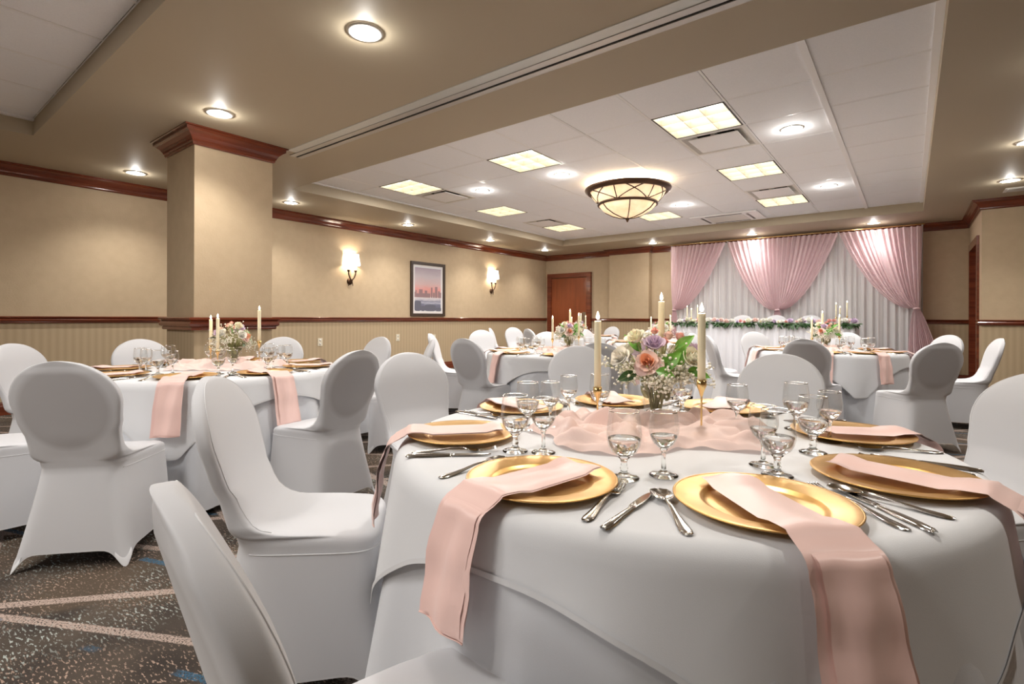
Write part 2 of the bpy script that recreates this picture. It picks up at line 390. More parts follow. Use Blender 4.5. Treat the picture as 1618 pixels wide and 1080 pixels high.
trim(sweep(crown_prof(), [*left_path, (XR, YF)][:10]))
trim(sweep(rail_prof(1.055, 1.135, .045), [(XL, YF), (XL, YB-.01)]))
trim(sweep(rail_prof(1.055, 1.13, .045), [(-6.72, YB), (-6.12, YB), (-6.12, 11.93), (-5.05, 11.93), (-5.05, YB), (XD-.001, YB)]))
trim(sweep(rail_prof(1.05, 1.13, .045), [(XD, YP+.3), (XD, YP), (XR, YP), (XR, YF)]))
# column crown and rail (closed rings)
ring = [(CX0, CY0), (CX0, CY1), (CX1, CY1), (CX1, CY0)]
trim(sweep(crown_prof(.155, .115), ring[::-1], True))
trim(sweep(rail_prof(1.01, 1.13, .06), ring[::-1], True))
tn[0] = 10
struct('baseboard_left', sweep(base_prof, [(XL, YF), (XL, YB)]).me('baseboard', 'wood', False))
struct('baseboard_back', sweep(base_prof, [(-6.72, YB), (-6.12, YB), (-6.12, 11.93), (-5.05, 11.93), (-5.05, YB), (XD, YB), (XD, 11.93)]).me('baseboard', 'wood', False))
struct('baseboard_right', sweep(base_prof, [(XD, YP+.3), (XD, YP), (XR, YP), (XR, YF)]).me('baseboard', 'wood', False))
struct('baseboard_column', sweep(base_prof, ring[::-1], True).me('baseboard', 'wood', False))
# folding partition track
tk = struct('trim_11', G().box(-5.3, 2.875, ZC-.010, XR, 2.935, ZC).box(-5.3, 2.962, ZC-.010, XR, 3.015, ZC).me('partition_track', 'alum', False))
obj('track_flange', G().box(-5.16, 2.78, ZC-.006, XR, 2.872, ZC+.001).me('track_flange', 'alumw', False), tk)
obj('track_slot', G().box(-5.3, 2.935, ZC-.003, XR, 2.962, ZC).me('track_slot', 'dark', False), tk)
# back-left door
d1 = struct('door_1', G().box(-7.98, YB-.045, .01, -6.84, YB-.005, 2.24).me('door_1', 'door', False))
obj('door_frame', G().box(-8.10, YB-.09, 0, -7.98, YB, 2.37).box(-6.84, YB-.09, 0, -6.72, YB, 2.37).box(-7.98, YB-.09, 2.25, -6.84, YB, 2.37).me('door_frame', 'wood', False), d1)
obj('push_plate', G().box(-6.99, YB-.052, .93, -6.88, YB-.045, 1.30).me('push_plate', 'kick', False), d1)

# ------------------------------------------------------------------ ceiling fixtures
t0 = None
names_y = {1: 'nearest', 4: 'middle', 7: 'farthest'}; names_x = {2: 'right', 5: 'centre', 8: 'left'}
def troffer(i, j):
    global t0
    x0, x1, y0, y1 = cell(i, j); cx, cy = (x0+x1)/2, (y0+y1)/2
    lab = 'square louvered ceiling light, %s one in the %s row' % (names_y[j], names_x[i])
    if t0 is None:
        t0 = thing('ceiling_light', lab, 'ceiling light', (cx, cy, ZT), 0, 'square louvered lights in the tiled tray')
        h = .335
        obj('frame', G().box(-h, -h, -.006, h, -h+.012, .0).box(-h, h-.012, -.006, h, h, 0).box(-h, -h, -.006, -h+.012, h, 0).box(h-.012, -h, -.006, h, h, 0).me('frame', 'black', False), t0)
        gg = G()
        for k in range(4):
            a = -h+.014+(2*h-.028)*k/3
            gg.box(a-.003, -h+.014, -.004, a+.003, h-.014, .06); gg.box(-h+.014, a-.003, -.004, h-.014, a+.003, .06)
        obj('louver', gg.me('louver', 'louver', False), t0)
        obj('diffuser', G().box(-h+.012, -h+.012, .075, h-.012, h-.012, .08).me('diffuser', 'tube', False), t0)
        gg = G()
        obj('housing', G().box(-h, -h, 0, -h+.01, h, .09).box(h-.01, -h, 0, h, h, .09).box(-h, -h, 0, h, -h+.01, .09).box(-h, h-.01, 0, h, h, .09).me('housing', 'louver', False), t0)
    else:
        dup(t0, (cx, cy, ZT), 0, lab)
    light('troffer_lamp', 'AREA', (cx, cy, ZT-.012), K_TROF, COOL, .6, spot=1)
for c in trof:
    troffer(*c)
for cx_, cy_, w_ in ((-2.0, -.7, 'first'), (-4.76, -.7, 'second'), (-2.0, -2.8, 'third')):     # unseen louvered lights added to the near tray to brighten the near side
    dup(t0, (cx_, cy_, ZT-.006), 0, 'added unseen louvered fill light, %s one in the tray over the camera' % w_)
    light('troffer_lamp', 'AREA', (cx_, cy_, ZT-.02), K_TROF*(1.5 if w_ == 'third' else 1.1), COOL, .6, spot=1)
f0 = None
for i, j, lab in diff:
    x0, x1, y0, y1 = cell(i, j); cx, cy = (x0+x1)/2, (y0+y1)/2
    L = 'white square air diffuser with dropped panel, %s of the tray' % lab
    if f0 is None:
        f0 = thing('air_diffuser', L, 'vent', (cx, cy, ZT), 0, 'air diffusers in the tiled tray')
        h = .34; k = .25
        gg = G(); 
        for a, z in ((h, -.004), (h-.035, -.004), (h-.07, .03), (k-.06, .05)):
            gg.V += [(-a, -a, z), (a, -a, z), (a, a, z), (-a, a, z)]
        for r in range(3): gg.F += [(r*4+q, r*4+(q+1) % 4, r*4+4+(q+1) % 4, r*4+4+q) for q in range(4)]
        obj('flared_rim', gg.me('flared_rim', 'ring', False), f0)
        obj('duct_opening', G().box(-k+.05, -k+.05, .05, k-.05, k-.05, .06).me('duct_opening', 'dark', False), f0)
        obj('centre_panel', G().bbox(-k, -k, -.012, k, k, -.004, .003).me('centre_panel', 'grid', False), f0)
        obj('hanger', G().box(-.02, -k+.02, -.004, .02, k-.02, .05).me('hanger', 'alum', False), f0)
    else: dup(f0, (cx, cy, ZT), 0, L)
a = thing('air_cassette', 'white four-way air conditioner cassette flush in the tile ceiling near the drapes', 'air conditioner', ((ax0+ax1)/2, (ay0+ay1)/2, ZT))
hx, hy = (ax1-ax0)/2, (ay1-ay0)/2
obj('panel', G().bbox(-hx, -hy, -.03, hx, hy, -.006, .01).me('panel', 'grid', False), a)
gg = G()
for k in range(9): gg.box(-.32, -.26+k*.062, -.036, .32, -.22+k*.062, -.031)
obj('intake_grille', gg.me('intake_grille', 'ring', False), a)
for x0, y0, x1, y1 in ((-.42, -.3, -.38, .3), (.38, -.3, .42, .3), (-.32, -.36, .32, -.32), (-.32, .32, .32, .36)):
    obj('air_slot', G().box(x0, y0, -.033, x1, y1, -.0305).me('air_slot', 'black', False), a)
a = thing('ceiling_vent', 'small slatted vent in the tan soffit above the right pillar', 'vent', (1.16, 9.57, ZC))
obj('vent_frame', G().bbox(-.16, -.13, -.012, .16, .13, 0, .004).me('vent_frame', 'ring', False), a)
for k in range(7): obj('slat', G().box(-.13, -.1+k*.03, -.016, .13, -.086+k*.03, -.012).me('slat', 'alum', False), a)

dl0 = None
def downlight(x, y, z, lab, p=1.0, spot=118):
    global dl0
    if dl0 is None:
        dl0 = thing('downlight', lab, 'downlight', (x, y, z), 0, 'recessed downlights')
        obj('trim_ring', G().lathe([(.108, -.001), (.106, -.008), (.085, -.010), (.080, -.004)], 40).me('trim_ring', 'ring'), dl0)
        obj('lens', G().lathe([(.082, -.0045), (.05, -.0075), (.0001, -.0085)], 40).me('lens', 'lens'), dl0)
    else: dup(dl0, (x, y, z), 0, lab)
    light('downlight_lamp', 'SPOT', (x, y, z-.02), K_DOWN*p, (1, .95, .89), .07, spot=spot, blend=.8)
    light('halo_fill', 'POINT', (x, y, z-.045), 2.2, (1, .97, .92), .02)  # added point lamp under the lens, lights a halo on the ceiling
downlight(-2.65, 1.92, ZC, 'large round downlight in the near soffit, above and right of the column')
downlight(-4.70, 1.92, ZC, 'round downlight in the soffit directly beside the column crown')
downlight(-7.46, 2.09, ZC, 'round downlight at far left between the column and the left wall')
for k, (x, y, l) in enumerate([(-7.49, 4.09, 'round downlight just right of the column, nearest of the left wall row'), (-7.50, 6.41, 'round downlight above the framed picture'),
      (-7.50, 8.81, 'round downlight in the left soffit above the second sconce'), (-7.45, 10.93, 'round downlight in the far left corner near the brown door'),
      (-4.74, 11.41, 'round downlight in the back soffit left of the pink drapes'), (-2.59, 11.41, 'round downlight in the back soffit above the middle pink swag'),
      (-.53, 11.39, 'round downlight in the back soffit above the right pink swag'), (.99, 8.93, 'round downlight in the right soffit before the pillar'),
      (.93, 7.1, 'round downlight cut by the right edge of the photo'), (.93, 4.9, 'round downlight in the right soffit beyond the frame')]):
    downlight(x, y, ZC, l, .38 if y > 11 else .85)
for x, y, l in [(-.94, 5.76, 'downlight in the tiled tray right of the nearest louvered light'), (-.92, 8.55, 'downlight in the tiled tray at its far right'), (-3.66, 5.76, 'downlight in the tiled tray between the centre light and the bowl fixture'),
      (-5.06, 5.76, 'downlight in the tiled tray beside the left air diffuser'), (-3.03, 8.52, 'downlight in the tiled tray behind the bowl fixture')]:
    downlight(x, y, ZT, l, .4)
for x, y in [(-.6, 1.92), (1.5, 1.92), (-1.7, -1.2), (-4.4, -1.2), (1.6, -1.6), (-7.4, -1.5)]:   # unseen lamps: the soffit row continued, the rest added for fill light
    light('downlight_lamp', 'SPOT', (x, y, ZC-.02), K_DOWN*.8, (1, .93, .84), .07, spot=125, blend=.8)

# bowl chandelier
bx, by = -3.12, 6.62
b = thing('bowl_ceiling_light', 'bronze-rimmed amber alabaster bowl light with crossing bands', 'chandelier', (bx, by, 2.93))
rim = .585
obj('rim', G().lathe([(rim-.05, .02), (rim, .015), (rim+.008, 0), (rim, -.018), (rim-.02, -.03), (rim-.03, -.045), (rim-.055, -.05), (rim-.07, -.035)], 72).me('rim', 'bronze'), b)
def bowl_r(z): # z below rim 0..-.4
    return (rim-.055)*((1-(-z)/.30)*.36+.64) if z > -.24 else 0
up = [(rim-.065, -.03), (rim-.095, -.09), (rim-.14, -.15), (rim-.20, -.205)]
lo = [(.40, -.21), (.33, -.285), (.22, -.345), (.10, -.385), (.001, -.40)]
obj('upper_bowl', G().lathe(up, 64).me('upper_bowl', 'alab'), b)
obj('lower_bowl', G().lathe([(rim-.19, -.2)]+lo, 64).me('lower_bowl', 'alab'), b)
obj('middle_ring', G().lathe([(.385, -.195), (.41, -.19), (.418, -.205), (.41, -.222), (.385, -.222)], 64).me('middle_ring', 'bronze'), b)
def uprad(t): return .52+(.388-.52)*t**1.15, -.035-.165*t
for k in range(6):
    a0 = 2*pi*k/6+.62
    for da in (0, .78, -.78):
        pts = []
        for q in range(9):
            t = q/8; r, z = uprad(t); an = a0+da*(1-t); pts.append(((r+.008)*cos(an), (r+.008)*sin(an), z))
        obj('upper_band', G().tube(pts, .0075, 6).me('upper_band', 'bronze'), b)
for k in range(6):
    a0 = 2*pi*k/6
    obj('lower_band', G().tube([((r+.005)*cos(a0), (r+.005)*sin(a0), z-.003) for r, z in lo], .0075, 6).me('lower_band', 'bronze'), b)
obj('finial', G().lathe([(.001, -.455), (.012, -.445), (.02, -.425), (.03, -.41), (.03, -.395), (.001, -.39)], 20).me('finial', 'bronze'), b)
obj('ceiling_plate', G().lathe([(.18, .105), (.2, .10), (.2, .115)], 32).me('ceiling_plate', 'bronze'), b)
light('bowl_lamp', 'AREA', (bx, by, 2.955), K_BOWL, WARM, .8, rot=(pi, 0, 0))
light('bowl_lamp_down', 'AREA', (bx, by, 2.50), K_BOWL*.5, WARM, .5)

# wall sconces
s0 = None
def sconce(y, lab):
    global s0
    if s0 is not None: dup(s0, (XL, y, 1.78), 0, lab)
    else:
        s0 = s = thing('wall_sconce', lab, 'wall lamp', (XL, y, 1.78), 0, 'wall sconces on the left wall')
        zt, zb = .53, .31
        gg = G()
        def ringp(hw, d0, d1, z): return [(d0, -hw, z), (d1-.05, -hw*1.0, z), (d1, -hw*.72, z), (d1, hw*.72, z), (d1-.05, hw, z), (d0, hw, z)]
        gg.V = ringp(.155, .01, .17, zb)+ringp(.128, .01, .145, zt); n = 6
        gg.F = [(k, k+1, n+k+1, n+k) for k in range(5)]
        sh = obj('lamp_shade', gg.me('lamp_shade', 'shade', False), s)
        for hw, d1, z in ((.156, .172, zb), (.129, .147, zt)):
            obj('shade_trim', G().tube(ringp(hw, .01, d1, z), .004, 6).me('shade_trim', 'bronze'), sh)
        obj('backplate', G().tube([(.0, 0, .02), (.015, 0, .02), (.03, 0, .02)], [.062, .058, .03], 24).me('backplate', 'bronze'), s)
        obj('center_rod', G().tube([(.03, 0, .0), (.03, 0, .5)], .004, 6).me('center_rod', 'bronze'), s)
        for sg in (-1, 1):
            pts = [(.03, -.05*sg, -.06), (.05, -.025*sg, -.01), (.06, .01*sg, .04), (.07, .05*sg, .09), (.075, .072*sg, .15), (.075, .075*sg, .20)]
            arm = obj('arm', G().tube(pts, [.006, .008, .011, .012, .013, .015], 10).me('arm', 'bronze'), s)
            obj('candle_cup', G().lathe([(.012, .19), (.022, .195), (.022, .21), (.027, .215), (.027, .225), (.018, .228)], 16, (.075, .075*sg, 0)).me('candle_cup', 'bronze'), arm)
            obj('candle_sleeve', G().lathe([(.014, .22), (.014, .31), (.001, .31)], 12, (.075, .075*sg, 0)).me('candle_sleeve', 'wax'), arm)
    light('sconce_lamp', 'POINT', (XL+.085, y, 1.78+.40), K_SCONCE, WARM, .03)
sconce(5.62, 'lit double-arm bronze wall sconce with square shade, left of the framed picture')
sconce(9.68, 'lit double-arm bronze wall sconce with square shade, right of the framed picture')

# framed print
f = thing('framed_picture', 'dark framed watercolour print of a skyline over water', 'picture', (XL, 7.565, 1.165))
W, H = .495, 1.15
obj('frame', G().box(0, -W, 0, .035, -W+.06, H).box(0, W-.06, 0, .035, W, H).box(0, -W+.06, 0, .035, W-.06, .06).box(0, -W+.06, H-.06, .035, W-.06, H).me('frame', 'frame', False), f)
obj('mat_board', G().box(.004, -W+.06, .06, .012, W-.06, H-.06).me('mat_board', 'matb', False), f)
def print_mat():
    m = mat('skyline_print', rough=.7)
    tc = nd(m, 'ShaderNodeTexCoord'); sx = nd(m, 'ShaderNodeSeparateXYZ'); ln(m, tc.outputs['Object'], sx.inputs[0])
    n = nd(m, 'ShaderNodeTexNoise'); n.inputs['Scale'].default_value = 3.5; n.inputs['Detail'].default_value = 5
    mp = nd(m, 'ShaderNodeMapping'); mp.inputs['Scale'].default_value = (1, 1, 3); ln(m, tc.outputs['Object'], mp.inputs[0]); ln(m, mp.outputs[0], n.inputs['Vector'])
    ma = nd(m, 'ShaderNodeMath', operation='MULTIPLY_ADD'); ma.inputs[1].default_value = .14; ln(m, n.outputs['Fac'], ma.inputs[0]); ln(m, sx.outputs[2], ma.inputs[2])
    mr = nd(m, 'ShaderNodeMapRange'); mr.inputs['From Min'].default_value = .07+.12; mr.inputs['From Max'].default_value = 1.03+.07; ln(m, ma.outputs[0], mr.inputs['Value'])
    r = nd(m, 'ShaderNodeValToRGB'); e = r.color_ramp.elements
    stops = [(0, (.13, .13, .18)), (.13, (.17, .17, .24)), (.19, (.45, .46, .55)), (.22, (.20, .20, .28)), (.27, (.55, .53, .58)), (.31, (.68, .60, .58)), (.34, (.50, .28, .25)), (.5, (.72, .33, .30)), (.62, (.62, .45, .45)), (.8, (.55, .49, .52)), (1, (.42, .35, .42))]
    e[0].position = 0; e[0].color = (*stops[0][1], 1); e[1].position = 1; e[1].color = (*stops[-1][1], 1)
    for p, c in stops[1:-1]: q = e.new(p); q.color = (*c, 1)
    ln(m, mr.outputs[0], r.inputs[0]); ln(m, r.outputs[0], B(m).inputs['Base Color']); return m
M['print'] = print_mat()
pr = obj('print', G().box(.012, -W+.12, .125, .014, W-.12, H-.12).me('print', 'print', False), f)
M['ink'] = mat('print_ink_mauve', (.30, .19, .20), .7); M['ink2'] = mat('print_ink_slate', (.13, .13, .17), .7)
gg = G()
for y0, y1, h in ((-.385, -.36, .09), (-.355, -.33, .13), (-.33, -.26, .06), (-.26, -.16, .15), (-.16, -.10, .07), (-.10, -.03, .13), (-.03, .06, .07), (.08, .125, .20), (.14, .19, .09), (.20, .27, .22), (.29, .34, .13), (.34, .385, .10)):
    gg.box(.0138, y0, .40, .0143, y1, .42+h)
obj('skyline', gg.me('skyline', 'ink', False), pr)
gg = G()
for y0, y1, z0, z1 in ((-.385, -.2, .11, .33), (-.2, -.1, .11, .22), (-.1, .22, .11, .25), (.22, .385, .11, .19)):
    n = len(gg.V); cy, cz, hy_, hz_ = (y0+y1)/2, (z0+z1)/2, (y1-y0)/2, (z1-z0)/2
    for q in range(16):
        a_ = 2*pi*q/16; gg.V.append((.0144, cy+hy_*max(-1, min(1, 1.3*cos(a_))), cz+hz_*max(-1, min(1, 1.25*sin(a_)))))
    gg.F.append(tuple(range(n, n+16)))
obj('rocks', gg.me('rocks', 'ink2', False), pr)
obj('glazing_bevel', G().box(.012, -W+.10, .10, .013, W-.10, H-.09).me('glazing_bevel', 'seam', False), f)

# outlets
o0 = None
for y, z, l in ((5.02, .70, 'steel outlet plate on the left wall just right of the column table'), (6.75, .73, 'ivory blank wall plate low on the left wall under the picture'), (7.75, .70, 'ivory outlet plate behind the side-on chair by the left wall'), (10.8, .62, 'ivory outlet plate on the left wall toward the brown door'), (3.9, .70, 'ivory outlet plate between the column and the first sconce')):
    if o0 is None:
        o0 = thing('wall_outlet', l, 'outlet', (XL, y, z), 0, 'wall outlets')
        obj('cover_plate', G().box(0, -.045, -.07, .008, .045, .07).me('cover_plate', 'plate', False), o0)
        for s in (-.033, .033): obj('socket', G().tube([(.008, 0, s), (.011, 0, s)], .019, 14).me('socket', 'ring'), o0)
    else: dup(o0, (XL, y, z), 0, l)

# ------------------------------------------------------------------ chair
def chair_rings():
    def bw(z):     # back width
        P = [(.44, .345), (.48, .368), (.54, .372), (.60, .378), (.68, .412), (.76, .435)]
        if z >= .76: return .435*math.sqrt(max(0, 1-((z-.76)/.182)**2))
        for (a, wa), (b, wb_) in zip(P, P[1:]):
            if a <= z <= b: t = (z-a)/(b-a); t = t*t*(3-2*t); return wa+(wb_-wa)*t
        return .335
    yr = lambda z: -.205-(z-.44)*.27 if z > .44 else -.27+(z/.44)*.065
    Rg = []
    for k in range(15):
        t = k/14; z = .44*t; e = t**.8
        Rg.append((z, yr(z), .245-.02*t, .50+(.34-.50)*(1-(1-t)**1.3)*1.0, .47-.04*t, 7-2*t, t))
    for z, yf, fs in ((.452, .224, .43), (.463, .216, .425), (.471, .20, .415), (.476, .17, .40)):
        Rg.append((z, yr(z), yf, .345, fs, 5, 1))
    for z, yf in ((.480, .12), (.484, .05), (.488, -.02), (.494, -.07), (.503, -.103), (.518, -.127), (.54, -.146), (.57, -.163), (.60, -.175)):
        f_ = (yf+.21)/.43; Rg.append((z, yr(z), yf, bw(z) if z > .5 else .365, (.365+.045*f_) if z < .5 else bw(z)*(1+.06*max(0, (.54-z)/.04)), 5-1.6*min(1, (z-.48)/.08), 1))
    z = .63
    zs = [.63, .66, .69, .72, .75, .78, .81, .835, .86, .88, .897, .911, .922, .930, .936, .940, .9417]
    for z in zs:
        th = .060 if z < .80 else .060*(1-.55*((z-.80)/.142)**2)
        w_ = bw(z); e = min(1, w_/.12); Rg.append((z, yr(z)+.002, yr(z)+th*(.55+.45*e), w_, w_, 4.6, 1))
    return Rg
def build_chair(lab):
    t = thing('banquet_chair', lab, 'chair', (0, 0, 0), 0, 'covered banquet chairs')
    Rg = chair_rings(); n = 72; V = []
    for (z, yr, yf, wr, wf, e, t_) in Rg:
        for k in range(n):
            a = 2*pi*k/n; c = abs(cos(a))**(2/e)*(1 if cos(a) >= 0 else -1); s = abs(sin(a))**(2/e)*(1 if sin(a) >= 0 else -1)
            y = (yr+yf)/2+(yf-yr)/2*s; u = (y-yr)/max(1e-6, yf-yr); ww = wr+(wf-wr)*u
            ar = 1-abs(sin(2*a))**3.2; sc = 1-.07*ar*(1-t_)**1.5
            zz = z+(.07 if sin(a) > -.7 else .080)*ar*(1-t_)**1.0
            x = ww/2*c
            if .5 < z and s < 0: y -= .012*(1-min(1, (abs(x)/.2)))*min(1, (z-.5)/.1)*(1 if z < .9 else .3)
            V.append((x*sc, y*(sc if t_ < 1 else 1), zz))
    F = [(j*n+k, j*n+(k+1) % n, (j+1)*n+(k+1) % n, (j+1)*n+k) for j in range(len(Rg)-1) for k in range(n)]
    F.append(tuple((len(Rg)-1)*n+k for k in range(n)))
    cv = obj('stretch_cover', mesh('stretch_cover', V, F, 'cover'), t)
    obj('hem', G().grid([(v[0]*1.004+0, v[1]*1.004, v[2]+dz) for dz in (0, .006) for v in V[:n]], n, 2, True).me('hem', 'seam'), cv)
    for q in range(4):
        k0 = n//8+q*n//4; pts = []
        for j in range(3):
            for d in range(-4, 5): v = V[j*n+(k0+d) % n]; pts.append((v[0]*1.008, v[1]*1.008, v[2]*(.7 if j == 2 else 1)))
        obj('foot_pocket', G().grid(pts, 9, 3).me('foot_pocket', 'seam'), cv)
    pts = [Vector(V[14*n+k % n])*1.0 for k in range(n-6, n+n//2+7)]; pts = [(p.x*1.006, p.y*1.006, p.z-.012) for p in pts]
    obj('seat_seam', G().tube(pts, .0018, 5).me('seat_seam', 'seam'), cv)
    j0 = 22; lines = [V[j*n+6] for j in range(j0, len(Rg)-3)]; lines2 = [V[j*n+(n//2-6)] for j in range(j0, len(Rg)-3)]
    obj('edge_seam', G().tube(lines+lines2[::-1], .0015, 5).me('edge_seam', 'seam'), cv)
    return t
CH = []   # top-of-back x, y, facing degrees, label
CH += [(-2.90, .53, 138, 'large white chair seen from behind, leftmost at the column table'),
 (-5.02, .67, 40, 'white covered chair back cut by the left edge behind the large near chair'),
 (-3.80, .10, 88, 'white covered chair of which only the seat shows at the left edge'),
 (-2.56, 1.83, 190, 'white covered chair seen from behind on the right side of the column table'),
 (-5.25, 1.50, 2, 'white covered chair front-on in front of the column, behind the left glasses'),
 (-4.86, 2.58, -50, 'white covered chair just right of the column behind the flowers'),
 (-4.18, 3.24, -92, 'white covered chair front-on behind the column table, right of the grey-backed one'),
 (-3.36, 3.18, -130, 'slim side-on white chair leaning left, behind the pale near chairs'),
 (-1.79, .70, 48, 'white covered chair with its broad seat at the left of the nearest table'),
 (-.655, .21, 78, 'nearest white covered chair, back cut by the bottom edge of the photo'),
 (-2.20, 1.88, -14, 'white covered chair front-on at the back left of the nearest table'),
 (-1.84, 3.12, -52, 'broad white chair back behind the left candle of the nearest table'),
 (-.56, 3.16, -90, 'broad white chair back behind the wine glasses right of the near bouquet'),
 (.40, 2.66, -138, 'large white covered chair cut by the right edge of the photo'),
 (-4.64, 4.31, 36, 'side-on white chair facing right between the left wall and the middle table'),
 (-3.31, 3.50, 90, 'grey-shaded chair back at the left front of the middle table'),
 (-5.43, 6.16, -35, 'white covered chair front-on behind the left front chair of the middle table'),
 (-4.07, 6.03, -58, 'white chair behind the leftmost candle of the middle table'),
 (-1.95, 3.62, 112, 'grey-shaded chair back partly hidden by the broad chair behind the left candle'),
 (-6.35, 7.45, 34, 'slim side-on grey chair at the left of the door-side table'),
 (-6.52, 8.38, -20, 'white chair front-on at the left of the far table by the brown door'),
 (-5.46, 7.45, 65, 'grey-shaded chair back before the far table by the brown door'),
 (-4.50, 7.88, 8, 'grey-shaded chair back right of the brown door candles'),
 (-5.50, 10.93, -100, 'white chair front-on nearest the wall right of the brown door'),
 (-3.75, 9.10, -90, 'white chair tip showing above the near bouquet'),
 (-1.87, 6.08, 30, 'grey-shaded side-on chair just right of the right near candle'),
 (-2.32, 6.9, 0, 'white chair sliver at the far left of the right table'),
 (-.81, 5.65, 82, 'dark grey shaded chair back at the front of the right table'),
 (-1.85, 8.25, -50, 'white chair front-on at the back left of the right table'),
 (-.72, 8.9, -95, 'white chair front-on behind the bouquet of the right table'),
 (.22, 5.58, 128, 'shaded chair back with flared cover at the right front of the right table'),
 (.75, 7.30, -172, 'side-on white chair facing left before the right pillar'),
 (.40, 8.42, -135, 'white chair front-on peeping over the shaded right front chair')]
ch0 = None
for x, y, a, lab in CH:
    a = R(a); ox, oy = x+.33*cos(a), y+.33*sin(a)
    if ch0 is None: ch0 = build_chair(lab); ch0.location = (ox, oy, 0); ch0.rotation_euler = (0, 0, a-pi/2)
    else: dup(ch0, (ox, oy, 0), a-pi/2, lab)

# ------------------------------------------------------------------ table dressing prototypes
TH = .760   # wood top; cloth surface at .766
def cloth_mesh(Rr, h, length, folds, seed, zmin=.012, nth=240, off=0, flare=.05, fold=.13):
    rb = .045; V = []; ns = 30
    rnd = random.Random(seed); ph = [(rnd.randint(*folds), rnd.random()*6.28, rnd.uniform(.5, 1)) for _ in range(4)]
    rad = [0.02, .2, .4, .55, .66, .72]
    for r in rad: V += [(r*cos(2*pi*k/nth), r*sin(2*pi*k/nth), h+(.0006*sin(9*r*8+k*.3))) for k in range(nth)]
    for j in range(ns):
        for k in range(nth):
            a = 2*pi*k/nth; L = length(a); s = L*(j/(ns-1))**1.15
            if s < rb*pi/2: f = s/rb; r = Rr-rb+rb*sin(f); z = h-rb*(1-cos(f))
            else: r = Rr; z = h-rb-(s-rb*pi/2)
            F_ = sum(q*sin(m*a+p) for m, p, q in ph)/2.2; F_ = F_ if F_ > 0 else F_*.35
            dr = max(0, s-.06); r += off+dr*(flare+fold*F_)+min(dr, .35)*.02*sin(23*a+seed)
            V.append((r*cos(a), r*sin(a), max(zmin, z)))
    nr = len(rad)+ns
    F = [(j*nth+k, j*nth+(k+1) % nth, (j+1)*nth+(k+1) % nth, (j+1)*nth+k) for j in range(nr-1) for k in range(nth)]
    F.append(tuple(reversed(range(nth))))
    F = [tuple(reversed(q)) for q in F]
    return V, F, nth, nr
def overlay_len(phi, s0, Rr):
    def L(a):
        d = (a-phi+pi/4) % (pi/2)-pi/4      # phi = corner direction; mid sides at phi+45
        d2 = (a-phi) % (pi/2)-pi/4
        d2 = abs(d2); r = s0/max(.76, cos(d2)); return r-Rr
    return L
# charger
def charger(lab):
    t = thing('charger_plate', lab, 'plate', (0, 0, 0), 0)
    prof = [(.002, .003), (.098, .003), (.108, .005), (.113, .0095), (.118, .011), (.150, .0145), (.163, .017), (.166, .0165), (.165, .014), (.150, .011), (.112, .005), (.106, 0.0005), (.095, 0), (.002, 0)]
    obj('dish', G().lathe(prof, 72).me('dish', 'gold'), t)
    obj('rim_edge', G().lathe([(.1645, .0172), (.1665, .018), (.168, .0165), (.1665, .0150)], 72).me('rim_edge', 'gold'), t)
    return t
# cutlery (local: lies along +y from handle end 0 to tip)
def strip(pts, th=.0016):
    """pts: (y, halfwidth, z, crown)"""
    g = G(); m = 7
    top = []; bot = []
    for y, w_, z, c in pts:
        for i in range(m):
            u = -1+2*i/(m-1); top.append((u*w_, y, z+c*(1-u*u)+th)); bot.append((u*w_, y, z+c*(1-u*u)*.6))
    g.grid(top, m, len(pts)); b0 = len(g.V); g.grid(bot, m, len(pts))
    n = len(pts)
    for j in range(n-1):
        g.F += [(j*m, (j+1)*m, b0+(j+1)*m, b0+j*m), (j*m+m-1, b0+j*m+m-1, b0+(j+1)*m+m-1, (j+1)*m+m-1)]
    g.F += [tuple([i for i in range(m)]+[b0+i for i in reversed(range(m))]), tuple([(n-1)*m+i for i in reversed(range(m))]+[b0+(n-1)*m+i for i in range(m)])]
    return g
handle = [(0, .004, .001, .001), (.006, .009, .001, .002), (.02, .0115, .001, .0028), (.045, .0095, .002, .0028), (.075, .006, .005, .0022), (.105, .0042, .009, .002)]
def fork(lab):
    t = thing('fork', lab, 'fork', (0, 0, 0), 0)
    obj('handle', strip(handle+[(.135, .0035, .010, .0018), (.150, .0045, .008, .001)]).me('handle', 'steel'), t)
    obj('head', strip([(.149, .0045, .008, .001), (.158, .010, .005, -.001), (.168, .0125, .003, -.002), (.180, .0130, .0025, -.002)]).me('head', 'steel'), t)
    for k in range(4):
        x = -.0105+k*.007; g = strip([(.179, .0022, .0025, 0), (.20, .0020, .004, 0), (.22, .0017, .008, 0), (.232, .0008, .011, 0)]); g.V = [(a+x, b, c) for a, b, c in g.V]
        obj('tine', g.me('tine', 'steel'), t)
    return t
def knife(lab):
    t = thing('table_knife', lab, 'knife', (0, 0, 0), 0)
    obj('handle', strip([(0, .005, .001, .003), (.006, .0095, .001, .005), (.03, .0105, .001, .006), (.07, .0085, .001, .006), (.115, .0065, .001, .005), (.122, .0075, .001, .004)]).me('handle', 'steel'), t)
    g = strip([(.120, .0065, .003, 0), (.130, .0085, .003, 0), (.17, .0095, .003, 0), (.20, .0085, .003, 0), (.218, .005, .003, 0), (.226, .001, .003, 0)], .0022)
    obj('blade', g.me('blade', 'steel'), t); return t
